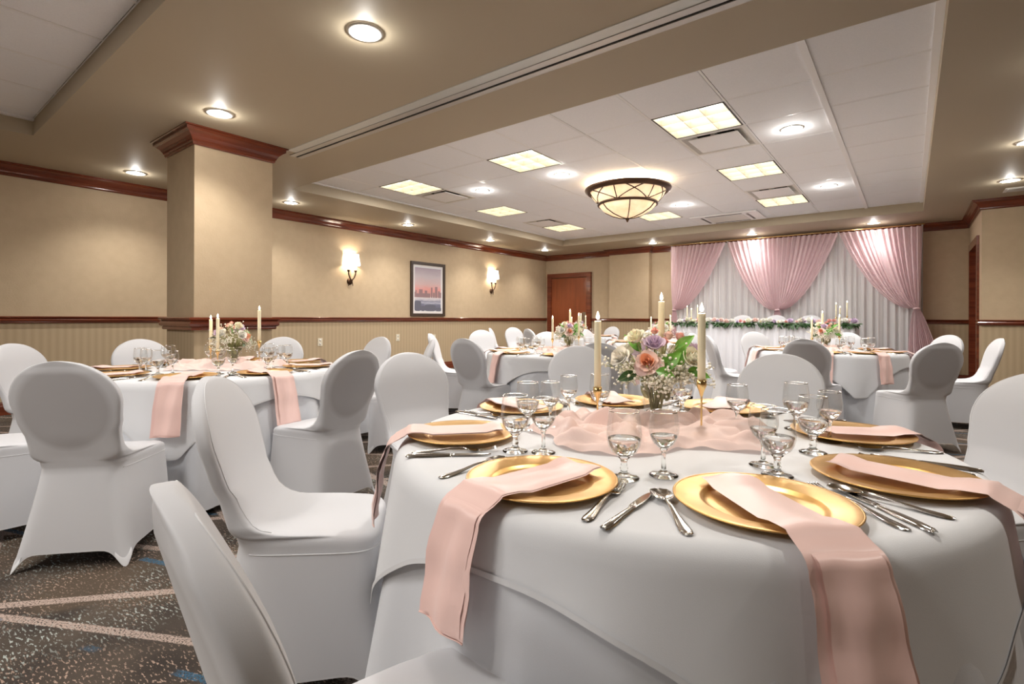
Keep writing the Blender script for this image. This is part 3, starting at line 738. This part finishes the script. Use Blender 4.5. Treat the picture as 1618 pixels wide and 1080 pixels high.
def spoon(lab):
    t = thing('spoon', lab, 'spoon', (0, 0, 0), 0)
    obj('handle', strip(handle+[(.135, .0035, .011, .0018), (.150, .0045, .010, .001)]).me('handle', 'steel'), t)
    P = []; n = 12; m = 13
    for j in range(n):
        v = j/(n-1); y = .147+.068*v; w_ = .0225*math.sqrt(max(0.02, 1-((v-.55)/.56)**2)) if v < .999 else .003
        for i in range(m):
            u = -1+2*i/(m-1); P.append((u*w_, y, .0105-.009*(1-u*u)*sin(pi*min(1, max(0, .08+.86*v)))))
    obj('bowl', G().grid(P, m, n).me('bowl', 'steel'), t); return t
# glasses
def glass(name, lab, wine):
    t = thing(name, lab, 'glass', (0, 0, 0), 0)
    if wine:
        bowl = [(.006, .062), (.014, .066), (.024, .076), (.031, .089), (.0345, .103), (.035, .115), (.033, .132), (.0305, .150)]
        stem = [(.033, .0), (.0335, .002), (.028, .005), (.012, .0085), (.006, .014), (.0048, .03), (.0045, .045), (.006, .056), (.009, .0625), (.001, .065)]
        wl_ = [(.012, .0668), (.022, .0768), (.029, .0895), (.0305, .094), (.0005, .094)]
    else:
        bowl = [(.006, .048), (.018, .052), (.029, .061), (.036, .074), (.0395, .089), (.040, .103), (.0385, .123), (.036, .145), (.0345, .155)]
        stem = [(.0345, .0), (.035, .002), (.030, .0045), (.015, .008), (.009, .013), (.0075, .019), (.0095, .023), (.0075, .028), (.007, .036), (.009, .043), (.014, .0485), (.001, .05)]
        wl_ = [(.014, .0525), (.026, .0615), (.033, .0745), (.0365, .0885), (.0366, .092), (.0005, .092)]
    obj('bowl', G().lathe(bowl, 40).me('bowl', 'glass'), t)
    r, z = bowl[-1]
    obj('rim', G().lathe([(r-.0012, z-.001), (r-.0009, z+.0007), (r+.0003, z+.0007), (r+.0006, z-.001)], 40).me('rim', 'glass_solid'), t)
    obj('stem', G().lathe([(.0005, 0)]+stem, 28).me('stem', 'glass_solid'), t)
    obj('water', G().lathe([(.0005, wl_[0][1])]+wl_, 36).me('water', 'water'), t)
    return t
# napkin: from the plate out over the table edge (local frame: +y to table centre, plate centre at origin)
def napkin_mesh(seed, edge, hang, skew, slide, w0, w1, layer=0):
    rnd = random.Random(seed); path = []; L1 = .13
    ys = [.125+slide, .10+slide, .07, .03, -.01, -.05, -.09, -.12, -.15, -.166]
    for y in ys: path.append((y, .019 if abs(y) < .095 else .026))
    path[-2] = (path[-2][0], .0285); path[-1] = (path[-1][0], .0275)
    rb = .042; ye = -(edge-rb)
    path += [(ye+.02 if ye+.02 < -.172 else -.172, .022)]
    for k in range(1, 6): f = k/5*pi/2; path.append((ye-rb*sin(f)-.006, .006-rb*(1-cos(f))+.008))
    for k in range(1, 9): path.append((ye-rb-.010-.11*hang*k/8-.010*sin(k/8*2)+.003*sin(k*1.3+seed), .014-rb-hang*k/8))
    n = len(path); m = 9; V = []
    ph = rnd.random()*6
    for j, (y, z) in enumerate(path):
        v = j/(n-1); wd = w0+(w1-w0)*v; xo = skew*(v-.35)*.25
        for i in range(m):
            u = -1+2*i/(m-1)
            fz = .0035*sin(3*u+ph+4*v)*(1 if j < 9 else .3); fy = .006*sin(4*u+ph+5*v)*min(1, max(0, j-12)/5)
            V.append((xo+u*wd/2, y+fy-layer*(.0035 if j > 11 else 0), z+fz-layer*(.0018 if j <= 12 else 0)-(layer*.0 if j < n-1 else layer*.01)))
    return V, m, n
def napkin(lab, seed, hang, skew, slide=0, w0=.115, w1=.145, edge=.215):
    t = thing('napkin', lab, 'napkin', (0, 0, 0), 0)
    for layer, dx in ((0, 0), (1, .018), (2, .006)):
        V, m, n = napkin_mesh(seed, edge, hang-(.015*layer), skew, slide, w0-.01*layer, w1-.012*layer, layer)
        o = obj('fold', G().grid([(x+dx*layer*.5, y, z) for x, y, z in V], m, n).me('fold', 'satin'), t)
        if layer == 0:
            e = V[-m:]; obj('hem', G().tube([(x, y-.001, z) for x, y, z in e], .0016, 5).me('hem', 'satin_hem'), o)
    return t
# candle and holder
def candlestick(name, lab, h):
    t = thing(name, lab, 'candlestick', (0, 0, 0), 0)
    obj('base', G().lathe([(.0005, 0), (.033, 0), (.034, .003), (.030, .006), (.012, .010), (.006, .018), (.0005, .02)], 28).me('base', 'brass'), t)
    obj('stem', G().lathe([(.004, .012), (.0028, .03), (.0028, h-.055), (.004, h-.045)], 12).me('stem', 'brass'), t)
    c = obj('cup', G().lathe([(.004, h-.05), (.008, h-.035), (.0135, h-.022), (.0145, h-.015), (.0145, h), (.0125, h), (.012, h-.012), (.0005, h-.013)], 24).me('cup', 'brass'), t)
    return t
def candle(name, lab, h, r=.0112):
    t = thing(name, lab, 'candle', (0, 0, 0), 0)
    obj('wax', G().lathe([(.0005, 0), (r*1.05, 0), (r*1.03, h*.5), (r, h-.003), (r*.9, h), (r*.5, h-.002), (.0005, h-.003)], 24).me('wax', 'wax'), t)
    obj('wick', G().tube([(0, 0, h-.003), (.0005, 0, h+.008)], .0008, 5).me('wick', 'black'), t)
    obj('flame', G().lathe([(.0004, h+.004), (.0045, h+.007), (.0058, h+.012), (.0048, h+.019), (.0024, h+.026), (.0003, h+.032)], 14).me('flame', 'flame'), t)
    return t
# flowers
def rose(g, c, size, nrm, layers=14, seed=0, openv=.6, lo=0, hi=99):
    rnd = random.Random(seed); N = Vector(nrm).normalized(); a = N.orthogonal().normalized(); b_ = N.cross(a); c = Vector(c)
    for k in range(layers):
        if not (lo <= k < hi): continue
        t = k/(layers-1); phi = k*2.4+rnd.random()*.4; Rk = size*(.10+.62*t); Hh = size*(.78-.25*t*openv); wd = 1.30-.05*t
        nu, nv = 7, 6; P = []
        for j in range(nv):
            v = j/(nv-1)
            for i in range(nu):
                u = -1+2*i/(nu-1)
                ve = v*(1-.20*abs(u)**3*t-.12*u*u); an = phi+u*wd*(.80+.20*sin(pi*min(1, .2+.8*v)))
                r = Rk*(.32+.68*ve**.7)*(1+.05*sin(5*u+k)); r += size*(.05+.42*openv*t)*max(0, ve-.60)**1.3*1.3
                z = Hh*ve-size*.32*t-size*.30*openv*t*max(0, ve-.72)*2.2+size*.02*sin(4*u+k)
                P.append(c+a*(r*cos(an))+b_*(r*sin(an))+N*z)
        g.grid(P, nu, nv)
    return g
def leafgeo(g, c, d, nrm, L, Wd):
    c = Vector(c); d = Vector(d).normalized(); n_ = Vector(nrm).normalized(); s = d.cross(n_).normalized(); n_ = s.cross(d); P = []
    for j in range(7):
        v = j/6; w_ = Wd*sin(pi*(v**.8)*.97+.03)
        for i in range(5):
            u = -1+i/2; P.append(c+d*(L*v)+s*(u*w_)+n_*(abs(u)*w_*.3-L*.28*v*v))
    g.grid(P, 5, 7); return g
RT = Vector((.789, .615, 0)); TW = Vector((.615, -.789, 0)); UP = Vector((0, 0, 1))
def vw(r, u, t): return RT*r+UP*u+TW*t
def bouquet(lab, variant=0):
    """origin at table surface under the vase; flowers start at the vase rim height .135"""
    t = thing('flower_bouquet', lab, 'flowers', (0, 0, 0), 0)
    g = G(); rnd = random.Random(3+variant)
    fl = [('petal_blush', -.055, .215, .085, .052, 'blush'), ('petal_lav', -.02, .285, .05, .042, 0), ('petal_white', -.085, .305, .03, .040, 0), ('petal_pure', -.145, .235, .05, .042, 0),
          ('petal_white', .105, .235, .085, .046, 0), ('petal_lav', .145, .255, .0, .042, 0), ('petal_pink', .03, .285, .0, .022, 0), ('petal_blush', .055, .305, -.03, .026, 0), ('petal_pink', .10, .30, -.04, .024, 0),
          ('petal_pure', -.09, .25, -.09, .04, 0), ('petal_blush', .03, .27, -.10, .04, 0), ('petal_lav', -.03, .25, -.12, .038, 0), ('petal_pure', .10, .24, -.10, .04, 0), ('petal_pink', .0, .32, -.02, .02, 0)]
    for k, (m, r, u, tw, sz, sp) in enumerate(fl):
        p = vw(r, u, tw); nrm = (vw(r*.9, (u-.14)*.9, tw*1.2+.035)).normalized()
        sz *= 1.18; p = p-nrm*sz*.4
        ob = obj('rose', rose(G(), p, sz, nrm, 15, k, .9 if sp else .6, lo=7 if sp else 0).me('rose', m), t)
        if sp: obj('rose_heart', rose(G(), p+nrm*.003, sz*.95, nrm, 15, k, .5, lo=0, hi=8).me('rose_heart', 'petal_peach'), ob)
        g.tube([vw(r*.06, .03, tw*.06), vw(r*.3, .15, tw*.3), p], .0022, 5)
    for (r, u, tw, dr, du, dt, L, Wd, m) in ((.0, .19, .08, .35, .5, .3, .078, .026, 'leaf'), (-.03, .185, .10, .9, -.1, .5, .06, .020, 'leaf'), (.08, .185, .08, 1, -.15, .2, .08, .022, 'leaf'), (.045, .20, .06, .3, .75, .3, .075, .024, 'leaf'),
             (-.08, .17, .05, -1, -.2, .2, .07, .020, 'leafd'), (.06, .25, .02, .6, .6, .2, .08, .02, 'leaf'), (-.05, .24, -.02, -.5, .7, .0, .08, .02, 'leaf'), (.0, .2, -.1, .2, .2, -1, .08, .02, 'leafd')):
        obj('leaf', leafgeo(G(), vw(r, u, tw), vw(dr, du, dt), vw(0, .6, .8), L, Wd).me('leaf', m), t)
    bb = G(); sg = G()
    for k in range(104):
        an = rnd.uniform(0, 2*pi) if k < 70 else rnd.uniform(.3, 2.2); el = rnd.uniform(-.10, 1.25) if k < 70 else rnd.uniform(-.1, .45); rr = rnd.uniform(.11, .19) if k < 70 else rnd.uniform(.07, .14)
        d = vw(cos(an)*cos(el), sin(el)*.85, sin(an)*cos(el)*.85)
        tip = vw(0, .145, 0)+d*rr+vw(.01, 0, 0); sg.tube([vw(0, .12, 0), vw(0, .15, 0)+d*rr*.5, tip], .0009, 4)
        for q in range(10):
            c = tip+Vector([rnd.gauss(0, .017) for _ in range(3)])
            if any(math.hypot(c.dot(RT)-f_[1], c.z-f_[2]) < f_[4]*.95 and c.dot(TW) > f_[3]-.03 for f_ in fl): continue
            bb.ball(c, rnd.uniform(.0034, .0060)); sg.tube([tip-d*.02, c], .0005, 3, False)
    obj('babys_breath', bb.me('babys_breath', 'breath', False), t)['kind'] = 'stuff'
    for k in range(18):
        an = rnd.uniform(0, 6.28); g.tube([vw(.012*cos(an), .012, .012*sin(an)), vw(.035*cos(an+.6), .13, .035*sin(an+.6)), vw(.07*cos(an+.6), .2, .07*sin(an+.6))], .0018, 5)
        leafgeo(g, vw(.03*cos(an), .07+rnd.random()*.05, .03*sin(an)), vw(cos(an+1), .8, sin(an+1)), vw(cos(an), 0, sin(an)), .05, .010)
    g.V += []; o = obj('stems', g.me('stems', 'stem'), t); o['kind'] = 'stuff'
    o = obj('fine_stems', sg.me('fine_stems', 'stem'), t); o['kind'] = 'stuff'
    return t
def vase(lab):
    t = thing('glass_vase', lab, 'vase', (0, 0, 0), 0)
    n = 56; prof = [(.034, .0), (.036, .003), (.033, .010), (.032, .016), (.039, .035), (.044, .07), (.048, .10), (.050, .115), (.051, .13), (.053, .137)]
    V = []
    for j, (r, z) in enumerate(prof):
        for k in range(n): V.append(((r+.0012*(k % 2)*(2 <= j <= 8))*cos(2*pi*k/n), (r+.0012*(k % 2)*(2 <= j <= 8))*sin(2*pi*k/n), z))
    F = [(j*n+k, j*n+(k+1) % n, (j+1)*n+(k+1) % n, (j+1)*n+k) for j in range(len(prof)-1) for k in range(n)]
    obj('body', mesh('body', V, F, 'glass', False), t)
    obj('base', G().lathe([(.0005, 0), (.033, 0), (.033, .004), (.028, .012), (.0005, .013)], 32).me('base', 'glass_solid'), t)
    obj('rim', G().lathe([(.0515, .134), (.053, .138), (.0545, .136), (.053, .132)], 48).me('rim', 'glass_solid'), t)
    return t
def chiffon(seed, a, b_, ang, c):
    nth, nr = 220, 56; V = []
    for j in range(nr):
        for k in range(nth):
            th = 2*pi*k/nth; e = 1+.36*noise.noise(Vector((cos(th)*1.8, sin(th)*1.8, seed)))+.07*noise.noise(Vector((cos(th)*6, sin(th)*6, seed+5)))
            q = j/(nr-1); x = a*e*q*cos(th); y = b_*e*q*sin(th)
            p = Vector((x*7, y*10, seed*3.1)); p += Vector((noise.noise(p*.8+Vector((9, 0, 0))), noise.noise(p*.8+Vector((0, 9, 0))), 0))*1.1; h = abs(noise.noise(p)); h2 = abs(noise.noise(p*2.1+Vector((7, 3, 1))))
            env = min(1, (1-q)*7); cen = max(0, (q-.10)/.12); cen = min(1, cen)
            z = .003+env*(.010+.080*h*cen+.018*h2*cen)+.004*(1-env)*(1+sin(k*.7))
            ca, sa = cos(ang), sin(ang)
            V.append((c[0]+x*ca-y*sa, c[1]+x*sa+y*ca, c[2]+z))
    F = [(j*nth+k, j*nth+(k+1) % nth, (j+1)*nth+(k+1) % nth, (j+1)*nth+k) for j in range(nr-1) for k in range(nth)]
    return V, F

VIEW = math.atan2(.789, -.615)
DIRS = ['far side', 'far left', 'left', 'front left', 'front', 'front right', 'right', 'far right']
PLACE = {0: 'far', 1: 'far left', 2: 'left', 3: 'front left', 4: 'front', 5: 'front right', 6: 'right', 7: 'far right'}
TABLES = [
 dict(n='near table', c=(-.63, 1.55), A=[-91.7, -48.7, -8.6, 37.5, 87, 129, 171, -140], cor=-43, s0=.95, vase=(-.70, 1.72), chif=(-.64, 1.58), cut=True, hang=.20),
 dict(n='column table', c=(-3.93, 1.60), A=[-85, -38, 4, 48, 89, 140, -174, -131], cor=-40, s0=.96, vase=(-3.99, 1.74), chif=(-3.93, 1.66), cut=True, hang=.27),
 dict(n='middle table', c=(-3.03, 4.75), A=[-108, -140, -172, 143, 97, 50, 5, -58], cor=-112, s0=.96, vase=(-2.99, 4.86), chif=(-3.0, 4.78), cut=True, hang=.26),
 dict(n='drape-side table', c=(-.79, 7.03), A=[-84, -46, -6, 42, 85, 130, 176, -140], cor=-62, s0=.96, vase=(-.80, 7.18), chif=(-.79, 7.05), cut=True, hang=.27),
 dict(n='far table by the brown door', c=(-5.45, 9.25), A=[-90+45*k for k in range(8)], cor=-50, s0=.96, vase=(-5.45, 9.32), chif=(-5.45, 9.27), cut=False, hang=.25),
 dict(n='bouquet-hidden table', c=(-3.12, 7.75), A=[-80+45*k for k in range(8)], cor=-30, s0=.96, vase=(-3.10, 7.85), chif=(-3.12, 7.75), cut=False, hang=.25)]
PR = {}
def put(key, maker, loc, rz, lab, group=None):
    if key not in PR:
        o = maker(lab); o.location = loc; o.rotation_euler = (0, 0, rz)
        if group: o['group'] = group
        PR[key] = o; return o
    return dup(PR[key], loc, rz, lab, group)
ZS = .7665
t1over = {  # hand-placed glasses of the nearest table: goblet, wine by setting index
 0: ((-.52, 1.09), (-.455, 1.165)), 1: ((-.245, 1.33), (-.29, 1.40)), 2: ((-.21, 1.62), (-.19, 1.80)), 3: ((-.30, 1.93), (-.45, 1.79)), 5: ((-.93, 1.74), (-1.02, 1.66)), 4: ((-.70, 1.98), (-.80, 1.95)), 6: ((-1.00, 1.37), (-.97, 1.46)), 7: ((-.86, 1.12), (-.79, 1.155))}
for ti, T_ in enumerate(TABLES):
    cx, cy = T_['c']; nm = T_['n']; Rr = .80
    tb = thing('round_table', 'round banquet table under white cloths, the %s' % nm, 'table', (cx, cy, 0), 0, 'round banquet tables') if ti == 0 else None
    if ti == 0:
        obj('tabletop', G().lathe([(.001, .735), (.765, .735), (.77, .745), (.765, .757), (.001, .757)], 48).me('tabletop', 'kick'), tb)
        for q in range(4):
            a = pi/4+q*pi/2; obj('leg', G().tube([(.42*cos(a), .42*sin(a), .735), (.5*cos(a), .5*sin(a), 0)], .015, 8).me('leg', 'steel'), tb)
        tb0 = tb
    else: dup(tb0, (cx, cy, 0), 0, 'round banquet table under white cloths, the %s' % nm)
    V, F, n_, r_ = cloth_mesh(Rr-.01, .7605, lambda a: .745, (9, 17), 11+ti, off=0, flare=.055, fold=.19)
    obj('tablecloth', mesh('tablecloth', V, F, 'under'), None, (cx, cy, 0), label='floor-length white underlay tablecloth of the %s' % nm, category='tablecloth', group='white tablecloths')
    V, F, n_, r_ = cloth_mesh(Rr, .7655, overlay_len(R(T_['cor']), T_['s0'], Rr), (6, 13), 31+ti, off=.004, flare=.10)
    ov = obj('tablecloth', mesh('tablecloth', V, F, 'cloth'), None, (cx, cy, 0), label='square white overlay tablecloth with pointed corners on the %s' % nm, category='tablecloth', group='white tablecloths')
    e = V[-n_:]; obj('hem', G().grid([(x*1.002, y*1.002, z+dz) for dz in (0, .012) for x, y, z in e], n_, 2, True).me('hem', 'seam'), ov)
    # centrepiece
    vx, vy = T_['vase']
    put('vase', vase, (vx, vy, ZS+.010), 0, 'ribbed clear glass vase holding the bouquet on the %s' % nm, 'glass vases')
    put('bouquet', bouquet, (vx, vy, ZS+.010), [0, 2.1, .6, -.5, 1.2, 2.6][ti] if ti else 0, 'bouquet of cream, blush and lavender roses on the %s' % nm, 'rose bouquets')
    V, F = chiffon(ti*1.7+.4, .37, .25, YAW+[0, .05, .2, .3, .4, .1][ti], (0, 0, 0))
    obj('chiffon_runner', mesh('chiffon_runner', V, F, 'chiffon'), None, (*T_['chif'], ZS), label='rumpled blush chiffon runner under the bouquet of the %s' % nm, category='table runner', group='chiffon runners')
    for ci, (r, t, h, hc, w_) in enumerate(([(-.215, .06, .125, .235, 'left'), (.075, .225, .17, .215, 'right'), (.035, -.06, .215, .215, 'middle')] if ti == 0 else
                                        [(-.16, .03, .14, .21, 'left'), (-.045, .14, .12, .24, 'front'), (.20, .03, .18, .24, 'right')] if ti == 1 else
                                        [(-.18, .02, .13, .235, 'left'), (.10, .10, .16, .235, 'right'), (.03, -.12, .20, .24, 'back')])):
        p = Vector((T_['vase'][0], T_['vase'][1], 0))+RT*r+TW*t; 
        zb = ZS+.012
        put('stick%.3f' % h, lambda l: candlestick('candlestick', l, h), (p.x, p.y, zb), 0, 'brass candlestick, %s one of three on the %s' % (w_, nm), 'brass candlesticks')
        put('candle%.3f' % hc, lambda l: candle('taper_candle', l, hc), (p.x, p.y, zb+h-.012), 0, 'lit ivory taper candle, %s one of three on the %s' % (w_, nm), 'taper candles')
        if ti < 4: light('candle_glow', 'POINT', (p.x, p.y, zb+h+hc+.012), .35, (1, .7, .4), .01)
    # eight places
    rr = .61
    order = {}
    for k, A in enumerate(T_['A']):
        q = round(((R(A)-VIEW) % (2*pi))/(pi/4)) % 8
        order.setdefault(q, []).append(k)
    used = {}
    for k, A in sorted(enumerate(T_['A']), key=lambda kv: (R(kv[1])-VIEW) % (2*pi)):
        used[k] = PLACE[len(used) if True else 0]
    for k, Ad in enumerate(T_['A']):
        A = R(Ad); pc = used[k]; px, py = cx+rr*cos(A), cy+rr*sin(A); rz = A+pi/2   # local -y points outward
        ca, sa = cos(rz), sin(rz)
        def L(x, y): return (px+x*ca-y*sa, py+x*sa+y*ca)
        put('charger', charger, (px, py, ZS), rz+k, 'gold charger plate at the %s place of the %s' % (pc, nm), 'gold charger plates')
        rnd = random.Random(ti*50+k)
        sk_, sl = rnd.uniform(-.2, .2), 0
        nap_rot = rnd.uniform(-.22, .22)
        if ti == 0: sk_, nap_rot = {0: (-.1, -.28), 1: (.1, .06), 2: (0, -.12), 3: (0, -.2), 4: (0, .1), 5: (0, .3), 6: (0, -.2), 7: (.1, .22)}[k]
        seedn = (ti*8+k) % 9
        key = 'nap%d' % seedn if ti else 'napn%d' % k
        put(key, lambda l: napkin(l, seedn if ti else k+20, T_['hang'], sk_), (px, py, ZS), rz+nap_rot*.6, 'blush satin napkin at the %s place of the %s' % (pc, nm), 'blush satin napkins')
        if T_['cut']:
            j = lambda s=.02: rnd.uniform(-s, s)
            x, y = L(.19+j(.006), -.125); put('fork', fork, (x, y, ZS), rz+(.21 if (ti, k) == (0, 0) else .12)+j(.05), 'steel fork right of the %s plate on the %s' % (pc, nm), 'steel forks')
            x, y = L(.232+j(.006), -.135); put('knife', knife, (x, y, ZS), rz+.06+j(.05), 'steel table knife right of the %s plate on the %s' % (pc, nm), 'steel knives')
            x, y = L(-.198, -.125); put('spoon', spoon, (x, y, ZS), rz-.11+j(.05), 'steel spoon left of the %s plate on the %s' % (pc, nm), 'steel spoons')
        if ti == 0: g1, g2 = t1over[k]
        else: g1, g2 = L(.13+rnd.uniform(-.02, .02), .175), L(.175+rnd.uniform(-.02, .02), .235)
        put('goblet', lambda l: glass('water_goblet', l, False), (g1[0], g1[1], ZS+.0005), 0, 'water goblet at the %s place of the %s' % (pc, nm), 'water goblets')
        put('wine', lambda l: glass('wine_glass', l, True), (g2[0], g2[1], ZS+.0005), 0, 'slender wine glass at the %s place of the %s' % (pc, nm), 'wine glasses')

# ------------------------------------------------------------------ head table and drapes
HX0, HX1, HY0, HY1, HZ = -3.78, -.74, 10.35, 11.0, 1.02
rz_ = .27
pf = thing('stage_platform', 'low carpeted stage platform under the head table, hidden by the white skirt', 'stage', (-2.25, 10.9, 0))
obj('deck', G().box(-1.75, -.5, .20, 1.75, .42, rz_).me('deck', 'kick', False), pf)
obj('deck_legs', G().box(-1.7, -.45, 0, -1.6, .4, .2).box(1.6, -.45, 0, 1.7, .4, .2).me('deck_legs', 'kick', False), pf)
ht = thing('head_table', 'long skirted head table before the pink drapes', 'table', ((HX0+HX1)/2, (HY0+HY1)/2, rz_))
hw = (HX1-HX0)/2
obj('tabletop', G().box(-hw, -.32, .70, hw, .32, .735).me('tabletop', 'kick', False), ht)
for x in (-hw+.1, hw-.1):
    for y in (-.27, .27): obj('leg', G().box(x-.015, y-.015, 0, x+.015, y+.015, .70).me('leg', 'steel', False), ht)
def pleat(path, z1, z0, amp, per, nz=8, seed=0, m='skirt'):
    P = [Vector((x, y)) for x, y in path]; seg = []; tot = 0
    for a, b_ in zip(P, P[1:]): seg.append((tot, a, b_)); tot += (b_-a).length
    n = int(tot/per*8); pts = []
    for j in range(nz):
        v = j/(nz-1); z = z1+(z0-z1)*v
        for i in range(n+1):
            s = tot*i/n; q = [q for q in seg if q[0] <= s+1e-6][-1]; d = (q[2]-q[1]); l = d.length; d = d/l; p = q[1]+d*(s-q[0]); nn = Vector((d.y, -d.x))
            ph = 2*pi*s/per+1.4*noise.noise(Vector((s*2.2, seed, 0)))
            a = amp*(.35+.65*v)*(sin(ph)+.45*sin(2.3*ph+seed)+.3*noise.noise(Vector((s*9, v*2, seed))))
            pts.append((p.x+nn.x*(a+amp), p.y+nn.y*(a+amp), z))
    return G().grid(pts, n+1, nz)
sk1 = obj('table_skirt', pleat([(HX0, HY1), (HX0, HY0), (HX1, HY0), (HX1, HY1)], HZ, .012, .022, .13, 8, 3).me('table_skirt', 'skirt'), label='floor-length pleated white skirt hanging round the head table', category='table skirt')
tc_ = obj('tablecloth', G().bbox(HX0-.01, HY0-.02, 1.006, HX1+.01, HY1, HZ+.012, .004).me('tablecloth', 'cloth', False), label='white cloth covering the top of the long head table', category='tablecloth', group='white tablecloths')
gl = thing('flower_garland', 'long garland of roses and dark green leaves along the front of the head table', 'garland', (0, 0, 0))
rnd = random.Random(5); lg = G()
N = 46
cols = ['petal_pure', 'petal_blush', 'petal_white', 'petal_pink', 'petal_blush', 'petal_pure', 'petal_lav', 'petal_pink']
rm = {}
for c_ in set(cols):
    for s_ in (0, 1):
        rm[c_, s_] = rose(G(), (0, 0, 0), 1, (0, -.55, 1), 9, s_*7, .6).me('rose', c_)
for k in range(N):
    x = HX0+.02+(HX1-HX0-.04)*(k+rnd.uniform(-.35, .35))/(N-1); c_ = rnd.choice(cols); sz = rnd.choice([.05, .07, .085, .095]) if c_ != 'petal_pink' else rnd.uniform(.045, .065)
    o = obj('rose', rm[c_, rnd.randint(0, 1)], gl, (x, HY0+.01+rnd.uniform(-.05, .07), HZ+.045+rnd.uniform(0, .04)), (0, 0, rnd.uniform(-.8, .8))); o.scale = (sz, sz, sz)
for k in range(620):
    x = HX0-.06+(HX1-HX0+.12)*rnd.random(); up_ = rnd.random() < .4
    an = rnd.uniform(0, 6.28); d = (cos(an), -.5-rnd.random()*.4, rnd.uniform(.0, .4) if up_ else rnd.uniform(-1.4, -.2))
    leafgeo(lg, (x, HY0-.02+rnd.uniform(-.03, .07), HZ+.01+rnd.uniform(0, .025)), d, (0, -.6, .8), rnd.uniform(.06, .12), rnd.uniform(.012, .020))
o = obj('leaves', lg.me('leaves', 'leafd'), gl); o['kind'] = 'stuff'
for k, (x, h, l) in enumerate(((-3.66, .30, 'far left'), (-3.60, .26, 'second from left'), (-3.50, .31, 'third from left'), (-1.03, .32, 'third from right'), (-.98, .27, 'second from right'), (-.88, .35, 'far right'))):
    y = HY0+.28+.08*(k % 3)
    put('stickh%.2f' % round(h*.45, 2), lambda L_: candlestick('candlestick', L_, h*.45), (x, y, HZ+.013), 0, 'slim brass candlestick on the head table, %s' % l, 'brass candlesticks')
    put('candleh%.2f' % h, lambda L_: candle('taper_candle', L_, h*.72), (x, y, HZ+.013+h*.45-.012), 0, 'lit ivory taper candle on the head table, %s' % l, 'taper candles')
for x, l in ((-2.75, 'left'), (-2.12, 'middle'), (-1.52, 'right')):
    dup(ch0, (x, 11.06, rz_), pi, 'white covered chair on the stage behind the garland, %s of three' % l)
# backdrop rod and curtains
DZ = 2.80; DY = 11.72
rd = thing('curtain_rod', 'thin brass curtain rod under the back soffit carrying the drapes', 'curtain rod', (0, 0, 0))
obj('rod', G().tube([(-4.43, DY-.08, DZ+.03), (.20, DY-.08, DZ+.03)], .012, 10).me('rod', 'brass'), rd)
for x in (-4.40, -3.16, -1.10, .17): obj('upright', G().tube([(x, DY+.12, 0), (x, DY+.12, DZ), (x, DY-.08, DZ+.03)], .013, 8).me('upright', 'alumw'), rd)
gg = G()
P = []; n = 700; nz = 14
for j in range(nz):
    v = j/(nz-1)
    for i in range(n):
        x = -4.40+4.55*i/(n-1); ph = 2*pi*x/.11+2.2*noise.noise(Vector((x*1.7, 0, 0)))
        y = DY+.05+(.018+.014*v)*(sin(ph)+.5*sin(1.7*ph+2))+.03*noise.noise(Vector((x*2, v*1.5, 4)))
        P.append((x, y, DZ-(DZ-.01)*v))
gg.grid(P, n, nz)
obj('sheer_curtain', gg.me('sheer_curtain', 'sheer'), label='floor-length gathered white sheer curtain behind the head table', category='curtain')
def swag(name, lab, xa, xb, xt, zt, side, foot):
    t = thing(name, lab, 'curtain', (0, 0, 0), 0, 'pink tied-back drapes')
    nu, nv = 260, 40; P = []
    for j in range(nv):
        v = j/(nv-1)
        for i in range(nu):
            u = i/(nu-1); x0 = xa+(xb-xa)*u; wt = .06; xe = xt+(u-.5)*wt
            dist = abs(x0-xt); sag = .30*min(1, dist/1.2)
            # cubic-like path: falls steeply, then sweeps in to the tie
            p0 = (x0, DZ); p1 = (x0+(xe-x0)*.26, DZ-(DZ-zt)*.55); p2 = (xe+(x0-xe)*.30, zt+.03-.10*min(1, dist/1.0)); p3 = (xe, zt)
            a, b_, c_, d = (1-v)**3, 3*v*(1-v)**2, 3*v*v*(1-v), v**3
            x = a*p0[0]+b_*p1[0]+c_*p2[0]+d*p3[0]; z = a*p0[1]+b_*p1[1]+c_*p2[1]+d*p3[1]
            ph = 2*pi*u*17*abs(xb-xa)/1.6+3*noise.noise(Vector((u*6, 0, xa)))
            amp = .026*(1-v)**.5+.014
            y = DY-.07-.05*sin(pi*v)+amp*(sin(ph)+.45*sin(2.1*ph+1+3*v))+.02*noise.noise(Vector((u*5, v*3, xa)))
            P.append((x, y, z))
    obj('swag', G().grid(P, nu, nv).me('swag', 'pink'), t)
    P = []; nu, nv = 160, 16
    for j in range(nv):
        v = j/(nv-1); z = zt-(zt-.02)*v; wd = .07+foot[0]*v**.7
        for i in range(nu):
            u = i/(nu-1); ph = 2*pi*u*13+noise.noise(Vector((u*5, 1, xa)))*3
            P.append((xt+foot[1]*v+(u-.5)*wd, DY-.09+(.012+.03*v**.5)*sin(ph)+.01*sin(2.3*ph), z))
    obj('tail', G().grid(P, nu, nv).me('tail', 'pink'), t)
    obj('tie_band', G().tube([(xt+.035*cos(q*pi/8), DY-.10+.04*sin(q*pi/8), zt+.004*cos(q)) for q in range(17)], .017, 8).me('tie_band', 'pink'), t)
swag('pink_drape', 'left pink sheer drape tied back at its left edge', -4.40, -3.18, -4.30, 1.33, 0, (.22, .0))
swag('pink_drape', 'middle pink sheer swag gathered to a point above the head table', -3.16, -1.10, -2.15, 1.32, 0, (.34, 0))
swag('pink_drape', 'right pink sheer drape tied back at its right edge', -1.09, .17, .09, 1.33, 0, (.50, .15))
